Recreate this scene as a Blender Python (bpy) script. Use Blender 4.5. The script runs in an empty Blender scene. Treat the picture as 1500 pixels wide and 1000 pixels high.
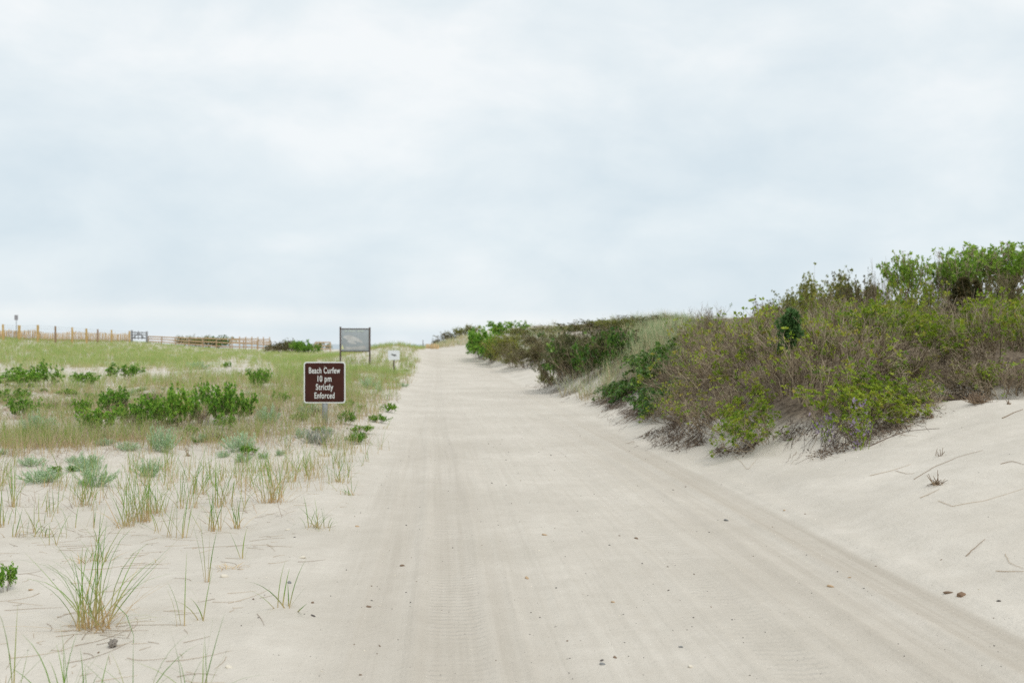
import bpy, math
import numpy as np
from mathutils import Vector, Matrix

# ------------------------------------------------------------------ basics
FPX = 1458.0            # focal length in photo pixels (35 mm lens)
CX, CY = 750.0, 503.0   # the level line of sight in the photo
EYE = 1.6
scene = bpy.context.scene
COL = scene.collection
rng = np.random.default_rng(7)
PI = math.pi


def S(a, b, x):
    t = np.clip((np.asarray(x, float) - a) / (b - a), 0, 1)
    return t * t * (3 - 2 * t)


_lat = np.random.default_rng(11).random((256, 256))


def vnoise(x, y, f=1.0, o=0.0):
    x = np.asarray(x, float) * f + 37.1 + o
    y = np.asarray(y, float) * f + 11.7 + o * 1.7
    xi, yi = np.floor(x).astype(int), np.floor(y).astype(int)
    fx, fy = x - xi, y - yi
    fx, fy = fx * fx * (3 - 2 * fx), fy * fy * (3 - 2 * fy)
    g = lambda i, j: _lat[i % 256, j % 256]
    return (g(xi, yi) * (1 - fx) * (1 - fy) + g(xi + 1, yi) * fx * (1 - fy)
            + g(xi, yi + 1) * (1 - fx) * fy + g(xi + 1, yi + 1) * fx * fy) - 0.5


# foot of the overgrown bank on the right of the track, plan view (x, y)
BANK = np.array([(60, 13.0), (14, 13.2), (6.7, 13.0), (6.1, 14.2), (5.1, 12.9), (4.0, 11.7), (3.05, 12.7),
                 (2.65, 15.3), (2.6, 18), (2.4, 25), (1.7, 30), (0.95, 36), (3.0, 38.5), (2.7, 46), (0.7, 54), (-1.6, 60), (-2.9, 72),
                 (-2.6, 90), (60, 92)], float)


def poly_dist(X, Y, P=BANK):
    """signed distance, positive inside"""
    X, Y = np.asarray(X, float), np.asarray(Y, float)
    d2 = np.full(X.shape, 1e18)
    inside = np.zeros(X.shape, bool)
    n = len(P)
    for i in range(n):
        a, b = P[i], P[(i + 1) % n]
        e = b - a
        t = np.clip(((X - a[0]) * e[0] + (Y - a[1]) * e[1]) / (e @ e), 0, 1)
        d2 = np.minimum(d2, (X - a[0] - t * e[0]) ** 2 + (Y - a[1] - t * e[1]) ** 2)
        c = (a[1] > Y) != (b[1] > Y)
        if e[1] != 0:
            inside ^= c & (X < a[0] + (Y - a[1]) / e[1] * e[0])
    return np.where(inside, 1, -1) * np.sqrt(d2)


def lane(Y):
    return 1.28 - 0.0754 * np.asarray(Y, float)


A_X = [-0.56, -0.51, -0.377, -0.295, -0.183, -0.10]
A_Z = [1.75, 1.68, 1.45, 0.48, 0.10, 0.0]


def H(X, Y, fine=True):
    X, Y = np.asarray(X, float), np.asarray(Y, float)
    wob = 0.35 * vnoise(X * 0, Y, 0.22, 3) + 0.15 * vnoise(X * 0, Y, 0.7, 9)
    u = X - lane(Y)
    z = 1.15 * S(46, 86, Y) * (1 - S(95, 135, Y)) * S(-12, -4, u)
    z = z + np.clip(u, -1, 5) * 0.09 * S(60, 86, Y) * (1 - S(95, 130, Y))
    # left side
    L = -(u + 1.95 + wob)
    z = z + 0.05 * S(-0.1, 0.5, L) + 0.28 * S(0.6, 6, L) * S(10, 44, Y)
    a = X / np.maximum(Y, 12)
    df = np.interp(a, [-0.5, -0.38], [85, 128])
    z = z + np.interp(a, A_X, A_Z) * np.clip((Y - 34) / (df - 34), 0, 1) ** 1.25 * (1 - S(180, 240, Y)) * S(0.3, 5, L)
    z = z + 0.72 * np.exp(-((X + 7.6) / 2.5) ** 2 - ((Y - 66) / 7) ** 2)
    lump = S(0.0, 1.2, L)
    z = z + lump * (0.30 * vnoise(X, Y, 0.33, 1) + 0.14 * vnoise(X, Y, 0.9, 2)) * S(4, 12, Y) * (1 - 0.8 * S(35, 70, Y))
    # right side
    R = u - 1.93 - 0.6 * wob * S(9, 16, Y) - 0.10 * vnoise(X * 0, Y, 1.1, 17) - 0.05 * vnoise(X, Y, 3.1, 18)
    sl = np.clip(R - 0.1, 0, 3.6)
    z = z + 0.035 * S(0, 0.13, R) * (0.25 + 0.75 * (1 - S(9, 15, Y))) + 0.22 * sl * S(0, 0.5, sl) + 0.035 * np.clip(R - 4.4, 0, 20)
    D = poly_dist(X, Y) + 0.5 * vnoise(X, Y, 0.8, 5)
    amp = 0.9 - 0.32 * S(3.4, 5.2, X) * (1 - S(20, 27, Y))
    z = z + amp * (1 - np.exp(-np.clip(D, 0, 50) / 1.1)) * (1 - S(75, 95, Y))
    z = z + S(0.2, 3, D) * 0.5 * vnoise(X, Y, 0.28, 6) * (1 - S(75, 95, Y))
    z = z + 0.8 * np.exp(-((X - 7.6) / 3.0) ** 2 - ((Y - 55) / 7) ** 2)
    z = z + S(0.4, 2, R) * (0.16 * vnoise(X, Y, 0.5, 7) + 0.06 * vnoise(X, Y, 1.5, 8))
    # far dune where the track disappears
    z = z + 1.75 * np.exp(-((Y - 114) / 9) ** 2) * S(-11.5, -4.5, X)
    z = z - 1.6 * S(150, 250, np.hypot(X, Y)) * S(-0.2, -0.05, a) - 4 * S(230, 300, np.hypot(X, Y))
    if fine:
        on = (1 - S(-0.3, 0.5, L)) * (1 - S(-0.1, 0.25, R))
        wig = 0.10 * vnoise(X * 0, Y, 0.12, 4) + 0.03 * vnoise(X * 0, Y, 0.6, 14)
        q = u + wig
        def rut(c, w, dep):
            t = (q - c) / w
            return -dep * np.exp(-t ** 4) + 0.5 * dep * np.exp(-((np.abs(t) - 1.35) / 0.25) ** 2)
        r = (rut(-1.22, 0.15, 0.014) + rut(-0.72, 0.10, 0.006) + rut(-1.62, 0.12, 0.009) + rut(0.45, 0.14, 0.010)
             + rut(0.95, 0.10, 0.010) + rut(1.70, 0.16, 0.014) + rut(1.30, 0.13, 0.012) + rut(-0.1, 0.08, 0.004))
        r = r + 0.008 * vnoise(q, Y * 0.06, 7, 21) + 0.004 * vnoise(q, Y * 0.1, 19, 22)
        mid = np.exp(-((u - 0.15) / 0.75) ** 2)
        r = r + mid * (0.034 * vnoise(X, Y, 2.6, 31) * np.maximum(0, vnoise(X, Y, 0.8, 32) + 0.3) + 0.008 * vnoise(X, Y, 8, 33))
        z = z + on * r
        off = 1 - on
        z = z + off * (0.030 * vnoise(X, Y, 1.9, 41) + 0.012 * vnoise(X, Y, 6, 42)) * (0.5 + 0.5 * S(0, 1, L))
        z = z + S(0.2, 1.0, R) * (0.016 * np.sin((X * 0.9 - Y * 1.4) * 2.1 + 5 * vnoise(X, Y, 0.5, 44)) + 0.006 * np.sin((X * 0.5 - Y * 1.5) * 8 + 7 * vnoise(X, Y, 0.8, 46))) * (vnoise(X, Y, 0.4, 45) + 0.6)
        z = z + S(0.4, 1.0, R) * 0.03 * np.minimum(0, vnoise(X, Y, 1.4, 47) + 0.22) * (1 - S(16, 24, Y))
    return z


def at(px, py, dmin=2.5):
    """where the sight line through a photo pixel meets the ground"""
    d = np.geomspace(dmin, 260, 2600)
    X = (px - CX) / FPX * d
    Z = EYE - (py - CY) / FPX * d
    h = H(X, d)
    i = np.argmax(Z <= h) if (Z <= h).any() else len(d) - 1
    return float(X[i]), float(d[i]), float(h[i])


def at_depth(px, d):
    X = (px - CX) / FPX * d
    return float(X), float(d), float(H(X, d))


# ------------------------------------------------------------------ materials
def new_mat(name):
    m = bpy.data.materials.new(name)
    m.use_nodes = True
    nt = m.node_tree
    return m, nt, nt.nodes, nt.links, nt.nodes['Principled BSDF']


def ramp(N, stops):
    r = N.new('ShaderNodeValToRGB')
    e = r.color_ramp.elements
    while len(e) < len(stops):
        e.new(0.5)
    for el, (p, c) in zip(e, stops):
        el.position = p
        el.color = (*c, 1)
    return r


def plain(name, col, rough=0.7, metal=0.0, var=0.15, scale=8.0, bump=0.0, stretch=(1, 1, 1)):
    m, nt, N, K, b = new_mat(name)
    tc = N.new('ShaderNodeTexCoord')
    mp = N.new('ShaderNodeMapping')
    mp.inputs['Scale'].default_value = stretch
    K.new(tc.outputs['Object'], mp.inputs[0])
    n = N.new('ShaderNodeTexNoise')
    n.inputs['Scale'].default_value = scale
    n.inputs['Detail'].default_value = 6
    K.new(mp.outputs[0], n.inputs['Vector'])
    lo = [c * (1 - var) for c in col]
    hi = [min(1, c * (1 + var)) for c in col]
    r = ramp(N, [(0.3, lo), (0.7, hi)])
    K.new(n.outputs[0], r.inputs[0])
    K.new(r.outputs[0], b.inputs['Base Color'])
    b.inputs['Roughness'].default_value = rough
    b.inputs['Metallic'].default_value = metal
    if bump:
        bp = N.new('ShaderNodeBump')
        bp.inputs['Strength'].default_value = bump
        bp.inputs['Distance'].default_value = 0.01
        K.new(n.outputs[0], bp.inputs['Height'])
        K.new(bp.outputs[0], b.inputs['Normal'])
    return m


def leafy(name, stops, trans=0.3, rough=0.55, base=None):
    """colour runs along the per-leaf 'tint'; with base, blades go from a dry base to the tint colour at the tip"""
    m, nt, N, K, b = new_mat(name)
    at_ = N.new('ShaderNodeAttribute'); at_.attribute_name = 'tint'
    oi = N.new('ShaderNodeObjectInfo')
    md = N.new('ShaderNodeMath'); md.operation = 'MULTIPLY_ADD'
    md.inputs[1].default_value = 0.22; md.inputs[2].default_value = -0.11
    K.new(oi.outputs['Random'], md.inputs[0])
    ad = N.new('ShaderNodeMath'); ad.operation = 'ADD'; ad.use_clamp = True
    K.new(at_.outputs['Fac'], ad.inputs[0]); K.new(md.outputs[0], ad.inputs[1])
    r = ramp(N, stops)
    K.new(ad.outputs[0], r.inputs[0])
    out = r.outputs[0]
    if base:
        al = N.new('ShaderNodeAttribute'); al.attribute_name = 'along'
        rr = ramp(N, [(base[1], (0, 0, 0)), (base[2], (1, 1, 1))])
        K.new(al.outputs['Fac'], rr.inputs[0])
        mx = N.new('ShaderNodeMix'); mx.data_type = 'RGBA'
        mx.inputs['A'].default_value = (*base[0], 1)
        K.new(rr.outputs[0], mx.inputs['Factor']); K.new(out, mx.inputs['B'])
        out = mx.outputs['Result']
    K.new(out, b.inputs['Base Color'])
    b.inputs['Roughness'].default_value = rough
    b.inputs['Specular IOR Level'].default_value = 0.3
    if trans:
        t = N.new('ShaderNodeBsdfTranslucent')
        K.new(out, t.inputs['Color'])
        ms = N.new('ShaderNodeMixShader'); ms.inputs[0].default_value = trans
        K.new(b.outputs[0], ms.inputs[1]); K.new(t.outputs[0], ms.inputs[2])
        K.new(ms.outputs[0], N['Material Output'].inputs['Surface'])
    return m


def sand_material():
    m, nt, N, K, b = new_mat('sand')
    geo = N.new('ShaderNodeNewGeometry')
    tk = N.new('ShaderNodeAttribute'); tk.attribute_name = 'track'     # x across the lane, y along it, z on the lane
    sep = N.new('ShaderNodeSeparateXYZ'); K.new(tk.outputs['Vector'], sep.inputs[0])
    def noise(vec, scale, detail=5, rough=0.6):
        n = N.new('ShaderNodeTexNoise'); n.inputs['Scale'].default_value = scale
        n.inputs['Detail'].default_value = detail; n.inputs['Roughness'].default_value = rough
        K.new(vec, n.inputs['Vector']); return n.outputs[0]
    def math_(op, a, c, clamp=False):
        x = N.new('ShaderNodeMath'); x.operation = op; x.use_clamp = clamp
        for i, v in ((0, a), (1, c)):
            if isinstance(v, (int, float)): x.inputs[i].default_value = v
            else: K.new(v, x.inputs[i])
        return x.outputs[0]
    def mix(f, a, c):
        x = N.new('ShaderNodeMix'); x.data_type = 'RGBA'
        for s, v in (('Factor', f), ('A', a), ('B', c)):
            if isinstance(v, tuple): x.inputs[s].default_value = (*v, 1)
            elif isinstance(v, (int, float)): x.inputs[s].default_value = v
            else: K.new(v, x.inputs[s])
        return x.outputs['Result']
    pos = geo.outputs['Position']
    big = ramp(N, [(0.35, (0.58, 0.530, 0.458)), (0.68, (0.692, 0.637, 0.56))])
    K.new(noise(pos, 0.55), big.inputs[0])
    col = big.outputs[0]
    mid = ramp(N, [(0.38, (0.0,) * 3), (0.75, (1.0,) * 3)]); K.new(noise(pos, 5.0, 6, 0.65), mid.inputs[0])
    col = mix(math_('MULTIPLY', mid.outputs[0], 0.40), col, (0.48, 0.432, 0.365))
    # packed, slightly damp sand of the wheel marks: streaks along the lane
    mp = N.new('ShaderNodeMapping'); mp.inputs['Scale'].default_value = (6.5, 0.11, 0)
    K.new(tk.outputs['Vector'], mp.inputs[0])
    st = ramp(N, [(0.42, (0,) * 3), (0.62, (1,) * 3)]); K.new(noise(mp.outputs[0], 1.0, 4, 0.6), st.inputs[0])
    mp2 = N.new('ShaderNodeMapping'); mp2.inputs['Scale'].default_value = (22, 0.3, 0)
    K.new(tk.outputs['Vector'], mp2.inputs[0])
    st2 = ramp(N, [(0.45, (0,) * 3), (0.65, (1,) * 3)]); K.new(noise(mp2.outputs[0], 1.0, 3), st2.inputs[0])
    bands = N.new('ShaderNodeValToRGB')       # where wheels run, over u from -2 to 2
    e = bands.color_ramp.elements
    stops = [(0.0, 0.4), (0.05, 0.8), (0.14, 0.6), (0.2, 0.8), (0.27, 0.55), (0.36, 0.22), (0.5, 0.18), (0.6, 0.25), (0.68, 0.4), (0.78, 0.75), (0.84, 0.7), (0.862, 0.35), (0.882, 1.0), (0.965, 1.0), (0.985, 0.0)]
    while len(e) < len(stops): e.new(0.5)
    for el, (p, v) in zip(e, stops): el.position = p; el.color = (v, v, v, 1)
    uu = math_('MULTIPLY_ADD', sep.outputs[0], 0.25); N[-1].inputs[2].default_value = 0.5
    K.new(uu, bands.inputs[0])
    damp = math_('MULTIPLY', bands.outputs[0], sep.outputs[2])
    strk = math_('MULTIPLY_ADD', st.outputs[0], 0.42); N[-1].inputs[2].default_value = 0.58
    far = N.new('ShaderNodeMapRange'); K.new(sep.outputs[1], far.inputs[0])
    for q_, v_ in zip((1, 2, 3, 4), (7.0, 22.0, 1.0, 0.28)): far.inputs[q_].default_value = v_
    strk = math_('MULTIPLY', strk, far.outputs[0])
    damp2 = math_('MULTIPLY', damp, strk)
    dcol = mix(math_('MULTIPLY', damp2, 0.8), col, (0.455, 0.402, 0.333))
    thin = math_('MULTIPLY', math_('MULTIPLY', st2.outputs[0], sep.outputs[2]), 0.15)
    dcol = mix(thin, dcol, (0.41, 0.365, 0.30))
    # grains: dark and pale specks
    v = N.new('ShaderNodeTexVoronoi'); v.inputs['Scale'].default_value = 42; K.new(pos, v.inputs['Vector'])
    sp = math_('LESS_THAN', v.outputs['Distance'], 0.13)
    rnd = N.new('ShaderNodeSeparateColor'); K.new(v.outputs['Color'], rnd.inputs[0])
    keep = math_('GREATER_THAN', rnd.outputs[0], 0.86)
    sp = math_('MULTIPLY', math_('MULTIPLY', sp, keep), 0.75)
    dcol = mix(sp, dcol, mix(math_('GREATER_THAN', rnd.outputs[1], 0.45), (0.13, 0.105, 0.085), (0.72, 0.66, 0.56)))
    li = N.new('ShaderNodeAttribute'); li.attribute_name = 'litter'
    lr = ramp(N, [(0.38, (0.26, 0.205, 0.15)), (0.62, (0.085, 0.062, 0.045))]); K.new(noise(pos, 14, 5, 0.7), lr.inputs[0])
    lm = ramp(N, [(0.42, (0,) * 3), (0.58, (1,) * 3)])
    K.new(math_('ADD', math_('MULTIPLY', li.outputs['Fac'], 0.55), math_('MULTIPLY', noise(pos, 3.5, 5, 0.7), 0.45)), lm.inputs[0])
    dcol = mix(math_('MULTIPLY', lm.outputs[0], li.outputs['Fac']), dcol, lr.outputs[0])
    fine = ramp(N, [(0.3, (0.95,) * 3), (0.7, (1.04,) * 3)]); K.new(noise(pos, 160, 2), fine.inputs[0])
    mm = N.new('ShaderNodeMix'); mm.data_type = 'RGBA'; mm.blend_type = 'MULTIPLY'; mm.inputs['Factor'].default_value = 1
    K.new(dcol, mm.inputs['A']); K.new(fine.outputs[0], mm.inputs['B'])
    K.new(mm.outputs['Result'], b.inputs['Base Color'])
    b.inputs['Roughness'].default_value = 0.95
    b.inputs['Specular IOR Level'].default_value = 0.15
    # relief: tyre tread ripples in the wheel lanes, pits elsewhere
    w = N.new('ShaderNodeTexWave'); w.wave_type = 'BANDS'; w.bands_direction = 'Y'
    w.inputs['Scale'].default_value = 4.2; w.inputs['Distortion'].default_value = 3.5
    w.inputs['Detail'].default_value = 2; w.inputs['Detail Scale'].default_value = 2.5
    K.new(tk.outputs['Vector'], w.inputs['Vector'])
    tr = N.new('ShaderNodeValToRGB'); e = tr.color_ramp.elements
    stops = [(0.0, 0), (0.155, 0), (0.165, 1), (0.232, 1), (0.245, 0), (0.575, 0), (0.585, 0.8), (0.645, 0.8), (0.66, 0), (0.87, 0), (0.89, 0.3), (0.95, 0.3), (0.97, 0)]
    while len(e) < len(stops): e.new(0.5)
    for el, (p, vv) in zip(e, stops): el.position = p; el.color = (vv, vv, vv, 1)
    K.new(uu, tr.inputs[0])
    patch = ramp(N, [(0.34, (0.15,) * 3), (0.52, (1,) * 3)]); K.new(noise(pos, 1.1, 3), patch.inputs[0])
    tread = math_('MULTIPLY', math_('MULTIPLY', w.outputs[0], tr.outputs[0]), math_('MULTIPLY', patch.outputs[0], sep.outputs[2]))
    hgt = math_('ADD', math_('MULTIPLY', tread, 0.55), math_('MULTIPLY', noise(pos, 24, 6, 0.7), 0.9))
    hgt = math_('ADD', hgt, math_('MULTIPLY', noise(mp2.outputs[0], 1.0, 4), 0.35))
    bp = N.new('ShaderNodeBump'); bp.inputs['Strength'].default_value = 0.9; bp.inputs['Distance'].default_value = 0.016
    K.new(hgt, bp.inputs['Height']); K.new(bp.outputs[0], b.inputs['Normal'])
    return m


# ------------------------------------------------------------------ mesh helpers
def quads_mesh(name, V, F, mat, attrs=None, smooth=False):
    """V (n,3), F (m,4) -> mesh, with float point attributes"""
    me = bpy.data.meshes.new(name)
    V = np.asarray(V, np.float32); F = np.asarray(F, np.int32)
    k = F.shape[1]
    me.vertices.add(len(V)); me.vertices.foreach_set('co', V.ravel())
    me.loops.add(F.size); me.loops.foreach_set('vertex_index', F.ravel())
    me.polygons.add(len(F))
    me.polygons.foreach_set('loop_start', np.arange(0, F.size, k, dtype=np.int32))
    me.polygons.foreach_set('loop_total', np.full(len(F), k, np.int32))
    if smooth:
        me.polygons.foreach_set('use_smooth', np.ones(len(F), bool))
    for an, arr in (attrs or {}).items():
        if arr.ndim == 2:
            a = me.attributes.new(an, 'FLOAT_VECTOR', 'POINT'); a.data.foreach_set('vector', arr.astype(np.float32).ravel())
        else:
            a = me.attributes.new(an, 'FLOAT', 'POINT'); a.data.foreach_set('value', arr.astype(np.float32))
    me.update(calc_edges=True); me.validate()
    if mat: me.materials.append(mat)
    return me


def link(name, me, parent=None, loc=None):
    o = bpy.data.objects.new(name, me)
    COL.objects.link(o)
    if parent: o.parent = parent
    if loc is not None: o.location = loc
    return o


def tag(o, label=None, cat=None, group=None, kind=None):
    if label: o['label'] = label
    if cat: o['category'] = cat
    if group: o['group'] = group
    if kind: o['kind'] = kind
    return o


def empty(name, loc, rz=0.0, sc=1.0):
    o = bpy.data.objects.new(name, None)
    o.empty_display_size = 0.2
    COL.objects.link(o)
    o.location = loc; o.rotation_euler = (0, 0, rz); o.scale = (sc, sc, sc) if np.isscalar(sc) else sc
    return o


def norm(v):
    return v / np.maximum(np.linalg.norm(v, axis=-1, keepdims=True), 1e-9)


class Soup:
    """collects quads and their attributes"""
    def __init__(s): s.V, s.F, s.T, s.A, s.n = [], [], [], [], 0
    def add(s, V, F, tint=None, along=None):
        V = np.asarray(V, float).reshape(-1, 3); F = np.asarray(F)
        s.V.append(V); s.F.append(F + s.n); s.n += len(V)
        s.T.append(np.full(len(V), 0.5) if tint is None else np.broadcast_to(tint, (len(V),)))
        s.A.append(np.zeros(len(V)) if along is None else along)
        return s
    def mesh(s, name, mat, smooth=False):
        return quads_mesh(name, np.concatenate(s.V), np.concatenate(s.F), mat, {'tint': np.concatenate(s.T), 'along': np.concatenate(s.A)}, smooth)


def blades(soup, P, az, lean, L, W, curl, k=3, tint=None, g=rng, twist=0.5):
    """grass blades: bent strips, n of them at once"""
    n = len(P)
    P = np.asarray(P, float)
    az, lean, L, W, curl = (np.broadcast_to(np.asarray(q, float), (n,)) for q in (az, lean, L, W, curl))
    t = np.linspace(0, 1, k + 1)
    th = lean[:, None] + curl[:, None] * t[None] ** 1.5
    ds = (L / k)[:, None]
    hx = np.concatenate([np.zeros((n, 1)), np.cumsum(np.sin(th[:, 1:]) * ds, 1)], 1)
    hz = np.concatenate([np.zeros((n, 1)), np.cumsum(np.cos(th[:, 1:]) * ds, 1)], 1)
    c = np.stack([P[:, 0, None] + hx * np.cos(az)[:, None], P[:, 1, None] + hx * np.sin(az)[:, None], P[:, 2, None] + hz], -1)
    tw = az + PI / 2 + g.normal(0, twist, n)
    sd = np.stack([np.cos(tw), np.sin(tw), np.zeros(n)], -1)
    w = W[:, None] * (1 - 0.92 * t[None] ** 1.6) * 0.5
    V = np.stack([c - sd[:, None] * w[..., None], c + sd[:, None] * w[..., None]], 2)     # n,k+1,2,3
    base = (np.arange(n) * (k + 1) * 2)[:, None]
    i = np.arange(k)[None] * 2
    F = np.stack([base + i, base + i + 1, base + i + 3, base + i + 2], -1).reshape(-1, 4)
    if tint is None: tint = g.random(n)
    T = np.repeat(np.broadcast_to(tint, (n,)), (k + 1) * 2)
    Al = np.broadcast_to(t[None, :, None], (n, k + 1, 2)).ravel()
    soup.add(V.reshape(-1, 3), F, T, Al)


def tubes(soup, pts, r0, r1, tint=None, sides=3):
    """pts (n,k,3); radii at the two ends (n,)"""
    n, k, _ = pts.shape
    r0 = np.broadcast_to(r0, (n,)); r1 = np.broadcast_to(r1, (n,))
    d = norm(np.gradient(pts, axis=1))
    ref = np.where(np.abs(d[..., 2:3]) > 0.9, np.array([1.0, 0, 0]), np.array([0, 0, 1.0]))
    a = norm(np.cross(d, ref)); b = np.cross(d, a)
    t = np.linspace(0, 1, k)
    r = (r0[:, None] * (1 - t) + r1[:, None] * t)[..., None]
    ang = np.arange(sides) * 2 * PI / sides
    V = np.stack([pts + r * (a * math.cos(q) + b * math.sin(q)) for q in ang], 2)
    base = (np.arange(n) * k * sides)[:, None, None]
    i = (np.arange(k - 1) * sides)[None, :, None]
    j = np.arange(sides)[None, None]; j2 = (j + 1) % sides
    F = np.stack([base + i + j, base + i + j2, base + i + sides + j2, base + i + sides + j], -1).reshape(-1, 4)
    T = None if tint is None else np.repeat(np.broadcast_to(tint, (n,)), k * sides)
    soup.add(V.reshape(-1, 3), F, T)


def grow(g, P, D, L, k, wig, up=0.0):
    L = np.broadcast_to(L, (len(P),))
    D = norm(np.asarray(D, float)); pts = [np.asarray(P, float)]
    for _ in range(k - 1):
        D = norm(D + g.normal(0, wig, D.shape) + np.array([0, 0, up]))
        pts.append(pts[-1] + D * (L / (k - 1))[:, None])
    return np.stack(pts, 1)


def sprout(g, pts, n, t0, t1, spread, up=0.0):
    """n start points and headings along random ones of the given stems"""
    m, k, _ = pts.shape
    i = g.integers(0, m, n); t = g.uniform(t0, t1, n) * (k - 1)
    j = np.minimum(t.astype(int), k - 2); f = (t - j)[:, None]
    a, b = pts[i, j], pts[i, j + 1]
    return a * (1 - f) + b * f, norm(norm(b - a) + g.normal(0, spread, (n, 3)) + np.array([0, 0, up]))


def kites(soup, P, D, L, W, tint, g=rng, fold=0.25, flat=0.0):
    """leaves: folded kites at P pointing along D"""
    n = len(P)
    L = np.broadcast_to(L, (n,))[:, None]; W = np.broadcast_to(W, (n,))[:, None]
    r = g.normal(0, 1, (n, 3)); r[:, 2] *= (1 - flat)
    s = norm(np.cross(D, r)); up = np.cross(s, D)
    tip = P + D * L
    m = P + D * L * 0.55
    V = np.stack([P, m - s * W * 0.5 + up * W * fold, tip, m + s * W * 0.5 + up * W * fold], 1)
    F = np.arange(n * 4).reshape(n, 4)
    soup.add(V.reshape(-1, 3), F, np.repeat(np.broadcast_to(tint, (n,)), 4))


def rosettes(soup, C, D, m, L, W, tint, g=rng, spread=0.9, fold=0.2):
    """m leaves round each tip"""
    n = len(C)
    Cc = np.repeat(C, m, 0); Dd = np.repeat(D, m, 0)
    Dd = norm(Dd + g.normal(0, spread, Dd.shape))
    Cc = Cc + Dd * 0.15 * np.repeat(np.broadcast_to(L, (n,)), m)[:, None]
    tt = np.clip(np.repeat(np.broadcast_to(tint, (n,)), m) + g.normal(0, 0.08, n * m), 0, 1)
    kites(soup, Cc, Dd, np.repeat(np.broadcast_to(L, (n,)), m) * g.uniform(0.7, 1.2, n * m), np.repeat(np.broadcast_to(W, (n,)), m), tt, g, fold)


def box_into(soup, lo, hi, M=None):
    x0, y0, z0 = lo; x1, y1, z1 = hi
    V = np.array([(x0, y0, z0), (x1, y0, z0), (x1, y1, z0), (x0, y1, z0), (x0, y0, z1), (x1, y0, z1), (x1, y1, z1), (x0, y1, z1)], float)
    if M is not None: V = (np.c_[V, np.ones(8)] @ np.array(M).T)[:, :3]
    F = [(0, 3, 2, 1), (4, 5, 6, 7), (0, 1, 5, 4), (1, 2, 6, 5), (2, 3, 7, 6), (3, 0, 4, 7)]
    soup.add(V, F)


def box_obj(name, lo, hi, mat, parent=None, bevel=0.0, M=None):
    s = Soup(); box_into(s, lo, hi, M)
    o = link(name, s.mesh(name, mat), parent)
    if bevel:
        md = o.modifiers.new('edge', 'BEVEL'); md.width = bevel; md.segments = 2
    return o


def beam(soup, a, b, w, h):
    """a squared timber from a to b"""
    a, b = Vector(a), Vector(b)
    d = b - a
    q = d.to_track_quat('Y', 'Z').to_matrix().to_4x4()
    box_into(soup, (-w / 2, 0, -h / 2), (w / 2, d.length, h / 2), Matrix.Translation(a) @ q)
SUN_E, EXPO = 1.3, 0.2
SKY_LO, SKY_MID, SKY_HI = (0.63, 0.708, 0.757), (0.715, 0.773, 0.803), (0.81, 0.838, 0.85)
SKY_BANDS = [(0.0, (0.97, 0.97, 0.98)), (0.012, (0.94, 0.96, 0.97)), (0.026, (1.07, 1.04, 1.015)), (0.04, (0.95, 0.965, 0.975)), (0.11, (0.955, 0.975, 0.985)), (0.30, (1, 1, 1))]
import bmesh
# ------------------------------------------------------------------ camera, sky, light
cd = bpy.data.cameras.new('camera')
cam = bpy.data.objects.new('camera', cd); COL.objects.link(cam)
cd.sensor_width = 36; cd.lens = 35; cd.clip_start = 0.05; cd.clip_end = 6000
cam.location = (0, 0, EYE); cam.rotation_euler = (PI / 2, 0, 0)
cd.shift_y = (CY - 500.0) / 1500.0
cd.dof.use_dof = True; cd.dof.focus_distance = 7.6; cd.dof.aperture_fstop = 2.6
scene.camera = cam

SUN_EL, SUN_AZ = math.radians(55), math.radians(140)      # high veiled sun behind the camera to the right
w = bpy.data.worlds.new('World'); scene.world = w; w.use_nodes = True
nt = w.node_tree; N, K = nt.nodes, nt.links
bg = N['Background']; bg.inputs['Strength'].default_value = 0.1
sky = N.new('ShaderNodeTexSky'); sky.sky_type = 'NISHITA'; sky.sun_disc = False
sky.sun_elevation = SUN_EL; sky.sun_rotation = SUN_AZ
tc = N.new('ShaderNodeTexCoord')
mp = N.new('ShaderNodeMapping'); mp.inputs['Scale'].default_value = (1.0, 1.0, 2.0)
K.new(tc.outputs['Generated'], mp.inputs[0])
def wn(scale, detail, rough, seed, dist=0.0):
    m_ = N.new('ShaderNodeMapping'); m_.inputs['Location'].default_value = (seed, seed * .7, seed * 1.3)
    K.new(mp.outputs[0], m_.inputs[0])
    n_ = N.new('ShaderNodeTexNoise'); n_.inputs['Scale'].default_value = scale; n_.inputs['Detail'].default_value = detail
    n_.inputs['Roughness'].default_value = rough; n_.inputs['Distortion'].default_value = dist
    K.new(m_.outputs[0], n_.inputs['Vector']); return n_.outputs[0]
def wmath(op, a, b, c=None):
    x = N.new('ShaderNodeMath'); x.operation = op
    for i, v in enumerate((a, b, c)):
        if v is None: continue
        if isinstance(v, (int, float)): x.inputs[i].default_value = v
        else: K.new(v, x.inputs[i])
    return x.outputs[0]
nb = wmath('ADD', wmath('MULTIPLY', wn(1.5, 4, 0.5, 3.0), 0.45), wmath('MULTIPLY', wn(6.0, 5, 0.55, 8.0, 0.2), 0.55))
cl = ramp(N, [(0.36, SKY_LO), (0.50, SKY_MID), (0.62, SKY_HI)])
K.new(nb, cl.inputs[0])
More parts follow.
